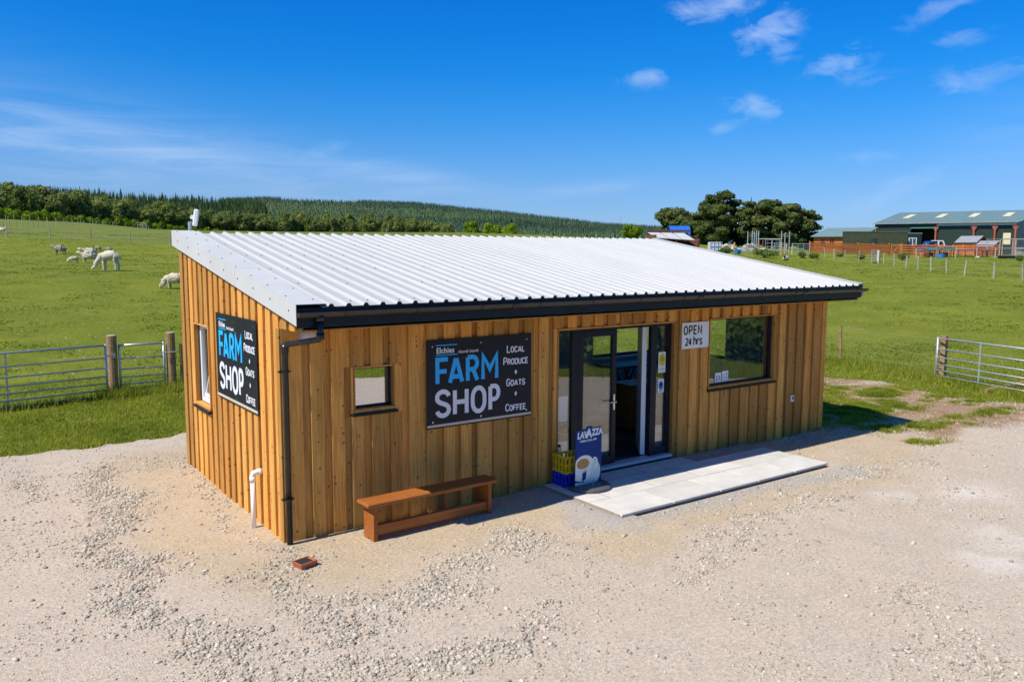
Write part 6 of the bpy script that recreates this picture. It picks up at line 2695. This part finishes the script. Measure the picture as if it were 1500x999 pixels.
# the orange stained fence
def ofence(label, us, d0, d1, n, hgt, rails, board=.14, name='timber_fence'):
    k = len(us)
    pts = [place(u, d0 + (d1 - d0) * i / max(1, k - 1)) for i, u in enumerate(us)]
    return rail_fence(label, pts, n, hgt, ORG, name, .07, rails, board)


ofence('closely boarded orange fence running from the hurdles to the orange gate', (1182.7, 1204, 1229.6, 1252.5, 1275, 1298.4), 105, 109, 5, 1.55, [.24, .44, .62, .80, .98, 1.16, 1.36], .16)
ofence('open orange rail fence right of the orange gate in front of the car', (1316.5, 1334, 1352.6, 1366), 109, 108.6, 4, 1.55, [.22, .42, .70, .98, 1.30], .15)
ofence('orange rail fence in front of the two brown sheds', (1376.6, 1391.6, 1406.5, 1421.7), 108, 105, 4, 1.45, [.24, .46, .68, .90, 1.2], .15)


def ogate(label, ua, ub, d):
    a, b = np.array(place(ua, d)), np.array(place(ub, d))
    L = float(np.linalg.norm(b - a))
    t = thing('timber_gate', label, 'gate', (a[0], a[1], tz(*a)), math.atan2(b[1] - a[1], b[0] - a[0]))
    for z in (.2, .5, .8, 1.1, 1.35):
        MB().box(.0, L, -.03, .0, z - .06, z + .06).build('rail', ORG, t)
    for x in (.0, L - .12):
        MB().box(x, x + .12, -.06, -.031, .1, 1.45).build('stile', ORG, t)
    m = MB()
    m.add([(.1, -.06, .2), (.25, -.06, .2), (L - .1, -.06, 1.3), (L - .25, -.06, 1.3), (.1, -.033, .2), (.25, -.033, .2), (L - .1, -.033, 1.3), (L - .25, -.033, 1.3)],
          [(0, 1, 2, 3), (7, 6, 5, 4), (0, 4, 5, 1), (1, 5, 6, 2), (2, 6, 7, 3), (3, 7, 4, 0)])
    m.build('brace', ORG, t)


ogate('orange timber gate with a diagonal brace between the two runs of orange fence', 1300.5, 1315, 109)
ogate('dark orange timber gate right of the blue car', 1367, 1375.5, 108.3)
ogate('orange timber gate with crossed braces in front of the low kennel', 1423, 1459, 104)

# grey post fence in the right hand pasture
us = [(1205, 94), (1219, 90), (1235, 86), (1254.6, 83), (1291.5, 79), (1307, 72), (1324, 69.5), (1341.6, 67), (1361, 64), (1384, 61.5), (1410, 58.5), (1453, 55.5), (1496, 53), (1545, 50)]
wire_fence('leaning grey post and wire fence across the front of the right hand pasture', [place(u, d) for u, d in us], 1.12, .055, GP, heights=(.25, .55, .85, 1.05), wr=.005, lean=.08)
us = [(1338.4, 93), (1367, 93), (1395.6, 92.5), (1426, 92), (1453, 91.5), (1483, 90.5), (1520, 90)]
wire_fence('second grey post fence in front of the chicken arks and paddling pool', [place(u, d) for u, d in us], 1.15, .055, GP, heights=(.3, .6, .9), wr=.006, lean=.06)
x, y = place(1283.5, 81)
rail_fence('pale square post beside the small end-on metal gate in the right pasture', [(x, y)], 1, 1.25, simple('pale_timber', (.55, .46, .36), .8, scale=5), 'gate_post', .11, rails=[.5], cat='post')


def hurdle(label, ua, da, ub, db, hgt=1.3, n=5, mat=None, ups=1, name='metal_hurdle', group=None):
    a, b = np.array(place(ua, da)), np.array(place(ub, db))
    L = float(np.linalg.norm(b - a))
    t = thing(name, label, 'hurdle', (a[0], a[1], tz(*a)), math.atan2(b[1] - a[1], b[0] - a[0]), group)
    for i in range(n):
        z = .15 + (hgt - .15) * i / (n - 1)
        MB().tube([(0, 0, z), (L, 0, z)], .028, 6).build('rail', mat or MT['steel'], t)
    for i in range(ups + 2):
        x = L * i / (ups + 1)
        MB().tube([(x, 0, 0), (x, 0, hgt + .03)], .03, 6).build('upright', mat or MT['steel'], t)
    return t


hurdle('small end-on galvanised gate beside the pale square post', 1273.5, 80, 1279.5, 83, 1.3, 6)
hurdle('metal hurdle of the pens, left of the wooden posts', 1131, 98, 1147, 98, 1.3, 6)
hurdle('white railed hurdle of the pens just left of the orange fence', 1157, 99, 1182, 101, 1.3, 6, MT['white'], 2)
hurdle('low wire hurdle standing before the rubble heap', 1083, 97, 1103, 97, .7, 6, None, 6)
hurdle('tall grey hurdle behind the pens near the pines', 1118, 108, 1138, 108, 1.5, 4)
for lab, u, d, h in (('left of two timber posts in the pens beside the hurdles', 1141.5, 96, 1.4), ('right of two timber posts in the pens beside the hurdles', 1149, 96.5, 1.4), ('timber post standing before the rubble heap', 1073, 96, 1.3)):
    x, y = place(u, d)
    round_post(lab, x, y, .1, h, simple('yellow_timber', (.42, .27, .12), .8, scale=5), None, (0, 0), 'pen_post')
for k, (u, d, h) in enumerate(((1092, 104, 2.5), (1098.5, 104, 2.6), (1101.5, 104, 2.5), (1104.5, 104, 2.7), (1107.5, 104, 2.6), (1141, 104, 2.7), (1146, 104, 2.5), (1152.5, 104, 2.7))):
    x, y = place(u, d)
    m = MB()
    m.tube([(0, 0, 0), (0, 0, h)], .06, 6)
    o = m.build('steel_pole', MT['steel'])
    o.location = (x, y, tz(x, y))
    tag(o, 'pale steel pole standing upright among the pens before the pines', 'pole', 'steel poles among the pens')

# red brown shed with white roof sheets and the blue arched shelter
t = local('open fronted brown shed with pale sloping roof sheets behind the shop roof', 'open_shed', 'shed', 958, 92, 12)
m = MB()
m.box(0, .1, 0, 3, 0, 1.9); m.box(5.2, 5.35, 0, 3, 0, 1.5); m.box(.1, 5.2, 2.9, 3, 0, 2.2)
m.build('wall', simple('brown_boards', (.14, .05, .03), .85, scale=3), t)
for i in range(3):
    r = MB()
    x0 = .1 + i * 1.55
    r.add([(x0, -.3, 1.50 - .08 * i), (x0 + 1.4, -.3, 1.42 - .08 * i), (x0 + 1.4, 3.2, 2.25), (x0, 3.2, 2.25), (x0, -.3, 1.56 - .08 * i), (x0 + 1.4, -.3, 1.48 - .08 * i), (x0 + 1.4, 3.2, 2.31), (x0, 3.2, 2.31)],
          [(3, 2, 1, 0), (4, 5, 6, 7), (0, 1, 5, 4), (1, 2, 6, 5), (2, 3, 7, 6), (3, 0, 4, 7)])
    r.build('roof_sheet', MT['flash'], t)
MB().box(-.05, 5.4, 2.6, 3.1, 2.32, 2.5).build('ridge_board', simple('brown_fascia', (.12, .045, .03), .85), t)
m = MB()
m.box(3.4, 5.3, -.04, .0, 1.2, 1.38)
m.build('header', RED, t)
t = local('blue arched metal shelter standing behind the open brown shed', 'arched_shelter', 'shelter', 979, 104, 0)
arcp = arc(0, 0, 1.3, 1.15, 0, 180, 14)
m = MB()
pts_o = [(x + 1.3, z + 1.6) for x, z in arcp]
pts_i = [(x * .95 + 1.3, z * .95 + 1.6) for x, z in arcp[::-1]]
m.prism(pts_o + pts_i, 'x', 0, 2.6)
m.build('arch', simple('blue_sheet', (.02, .12, .48), .45, scale=2, var=.15), t)
MB().box(.05, 2.55, .04, .12, 0, 1.6).build('wall', RED, t)
MB().box(.05, 2.55, 2.48, 2.56, 0, 1.6).build('wall', RED, t)
t = local('white water tank in a cage right of the brown shed', 'water_tank', 'tank', 1038, 94, 6)
MB().cbox(.06, 1.34, .06, 1.1, .15, 1.25, .06).build('tank', simple('translucent_tank', (.58, .62, .66), .4, scale=1, var=.06), t)
m = MB()
for i in range(4):
    x = i * 1.36 / 3
    m.box(x, x + .04, 0, .04, 0, 1.3)
for z in (.3, .75, 1.26):
    m.box(0, 1.4, -.001, .039, z, z + .04)
m.build('cage', MT['steel'], t)
MB().box(0, 1.4, 0, 1.15, 0, .12).build('pallet', MT['dark_wood'], t)
# rubble heap
t = local('long heap of pale rubble stones in front of the pines', 'rubble_heap', 'heap', 1058, 103, 0)
m = MB()
g = np.random.default_rng(5)
for i in range(150):
    xx = g.uniform(0, 5.6)
    top = .9 * (.55 + .45 * math.sin(xx * 2.2)) * (1 if xx < 4.2 else .8)
    s = g.uniform(.14, .34)
    P = ICO_V * (1 + .5 * (g.random((12, 1)) - .5)) * s * np.array([1, .9, .7]) + np.array([xx, g.uniform(0, 1.6), g.uniform(.0, max(.2, top))])
    m.add(P, [tuple(f) for f in ICO_F])
st = m.build('stones', stone_mat('rubble_stone'), t)
st['kind'] = 'stuff'
x, y = place(1078, 95)
m = MB()
m.tube([(-.3, 0, .28), (.3, 0, .28)], .27, 14)
o = m.build('blue_drum', simple('blue_drum_plastic', (.01, .16, .42), .4))
o.location = (x, y, tz(x, y))
tag(o, 'blue plastic drum lying in the grass before the rubble heap', 'drum')
# open frame shelter beside the pens
t = local('rusty open frame shelter behind the tall weeds at the pens', 'frame_shelter', 'shelter', 1114, 104, 0)
for xx in (0, 1.1, 2.2):
    for yy in (0, 1.6):
        MB().box(xx, xx + .07, yy, yy + .07, 0, 1.6).build('leg', RED if xx == 0 else MT['steel'], t)
MB().box(-.1, 2.4, -.1, 1.8, 1.6, 1.68).build('roof', MT['flash'], t)

# run furniture on the right
AG = simple('ark_green_roof', (.03, .13, .09), .7)
for lab, u, d, w in (('left chicken ark with a dark green roof behind the second post fence', 1357, 95, 1.3), ('right chicken ark with a dark green roof beside the paddling pool', 1378, 95, 1.5)):
    t = local(lab, 'chicken_ark', 'hen house', u, d, 4)
    m = MB()
    for xx in (0, w / 2, w - .04):
        for yy in (0, .9):
            m.box(xx, xx + .04, yy, yy + .04, 0, .85)
    for z in (.02, .42, .82):
        m.box(0, w, -.001, .039, z, z + .035)
        m.box(0, w, .901, .939, z, z + .035)
    m.build('frame', MT['black'], t)
    MB().prism([(-.1, .86), (1.05, .86), (.48, 1.12)], 'x', -.06, w + .06).build('roof', AG, t)
    MB().box(.05, w * .5, .3, .88, .06, .6).build('nest_box', MT['dark_wood'], t)
t = local('round blue trampoline on dark legs behind the second post fence', 'trampoline', 'trampoline', 1417, 96, 0)
MB().lathe([(0, .70), (1.55, .72), (1.95, .73), (1.95, .80), (1.6, .80), (0, .735)], 28).build('pad', simple('blue_pad', (.02, .06, .30), .5), t)
for k in range(6):
    a = k * PI / 3 + .3
    MB().tube([(1.8 * math.cos(a), 1.8 * math.sin(a), 0), (1.8 * math.cos(a), 1.8 * math.sin(a), .70)], .035, 6).build('leg', MT['black'], t)
t = local('bright blue tub between the two chicken arks', 'blue_tub', 'tub', 1374, 94, 0)
MB().lathe([(0, 0), (.36, 0), (.45, .42), (.47, .42), (.47, .45), (.42, .45), (.34, .05), (0, .05)], 18).build('tub', simple('bright_blue', (.03, .25, .62), .4), t)
t = local('small orange bucket in the grass right of the grey green clump', 'bucket', 'bucket', 1346.5, 96, 0)
MB().lathe([(0, 0), (.17, 0), (.22, .34), (.23, .36), (.20, .36), (.16, .02), (0, .02)], 14).build('pail', simple('bright_orange', (.62, .13, .02), .4), t)
MB().tube([(-.22, 0, .34), (-.12, 0, .52), (.12, 0, .52), (.22, 0, .34)], .01, 5).build('handle', MT['steel'], t)
t = local('red and white poultry feeder behind the second post fence', 'feeder', 'feeder', 1428, 93.5, 0)
MB().lathe([(0, 0), (.24, 0), (.24, .12), (.15, .12)], 14).build('dish', MT['white'], t)
MB().lathe([(.16, .12), (.16, .32), (.06, .40), (0, .40)], 14).build('hopper', simple('feeder_red', (.45, .03, .03), .4), t)
t = local('long black rubber trough at the foot of the wire aviary', 'trough', 'trough', 1462, 90, 0)
MB().prism([(0, .05), (.1, .0), (.5, 0), (.6, .05), (.6, .32), (.53, .32), (.48, .08), (.12, .08), (.07, .32), (0, .32)], 'x', 0, 1.6).build('trough', MT['black'], t)


def aviary():
    t = local('weathered timber aviary of wire panels at the right edge', 'aviary', 'aviary', 1462.5, 93, 0)
    w, dp, h = 4.6, 3.0, 2.05
    for xx in (0, 1.5, 3.0, 4.5):
        for yy in (0, dp):
            MB().box(xx, xx + .09, yy, yy + .09, 0, h).build('post', GP, t)
    for z in (h, 1.0):
        MB().box(-.05, w + .05, -.001, .075, z, z + .08).build('rail', GP, t)
        MB().box(-.05, w + .05, dp + .001, dp + .08, z, z + .08).build('rail', GP, t)
    m = MB()
    for i in range(26):
        x = .1 + i * .175
        m.box(x, x + .006, .04, .046, .0, h)
    for i in range(12):
        m.box(0, w, .047, .053, .1 + i * .17, .106 + i * .17)
    m.build('netting', WIRE, t)
    MB().box(3.2, 4.2, 1.6, 2.6, 0, .9).build('nest_house', MT['greypost'], t)
    MB().prism([(1.5, .9), (2.7, .9), (2.7, 1.15), (1.5, 1.0)], 'x', 3.1, 4.3).build('nest_roof', FELT, t)


aviary()
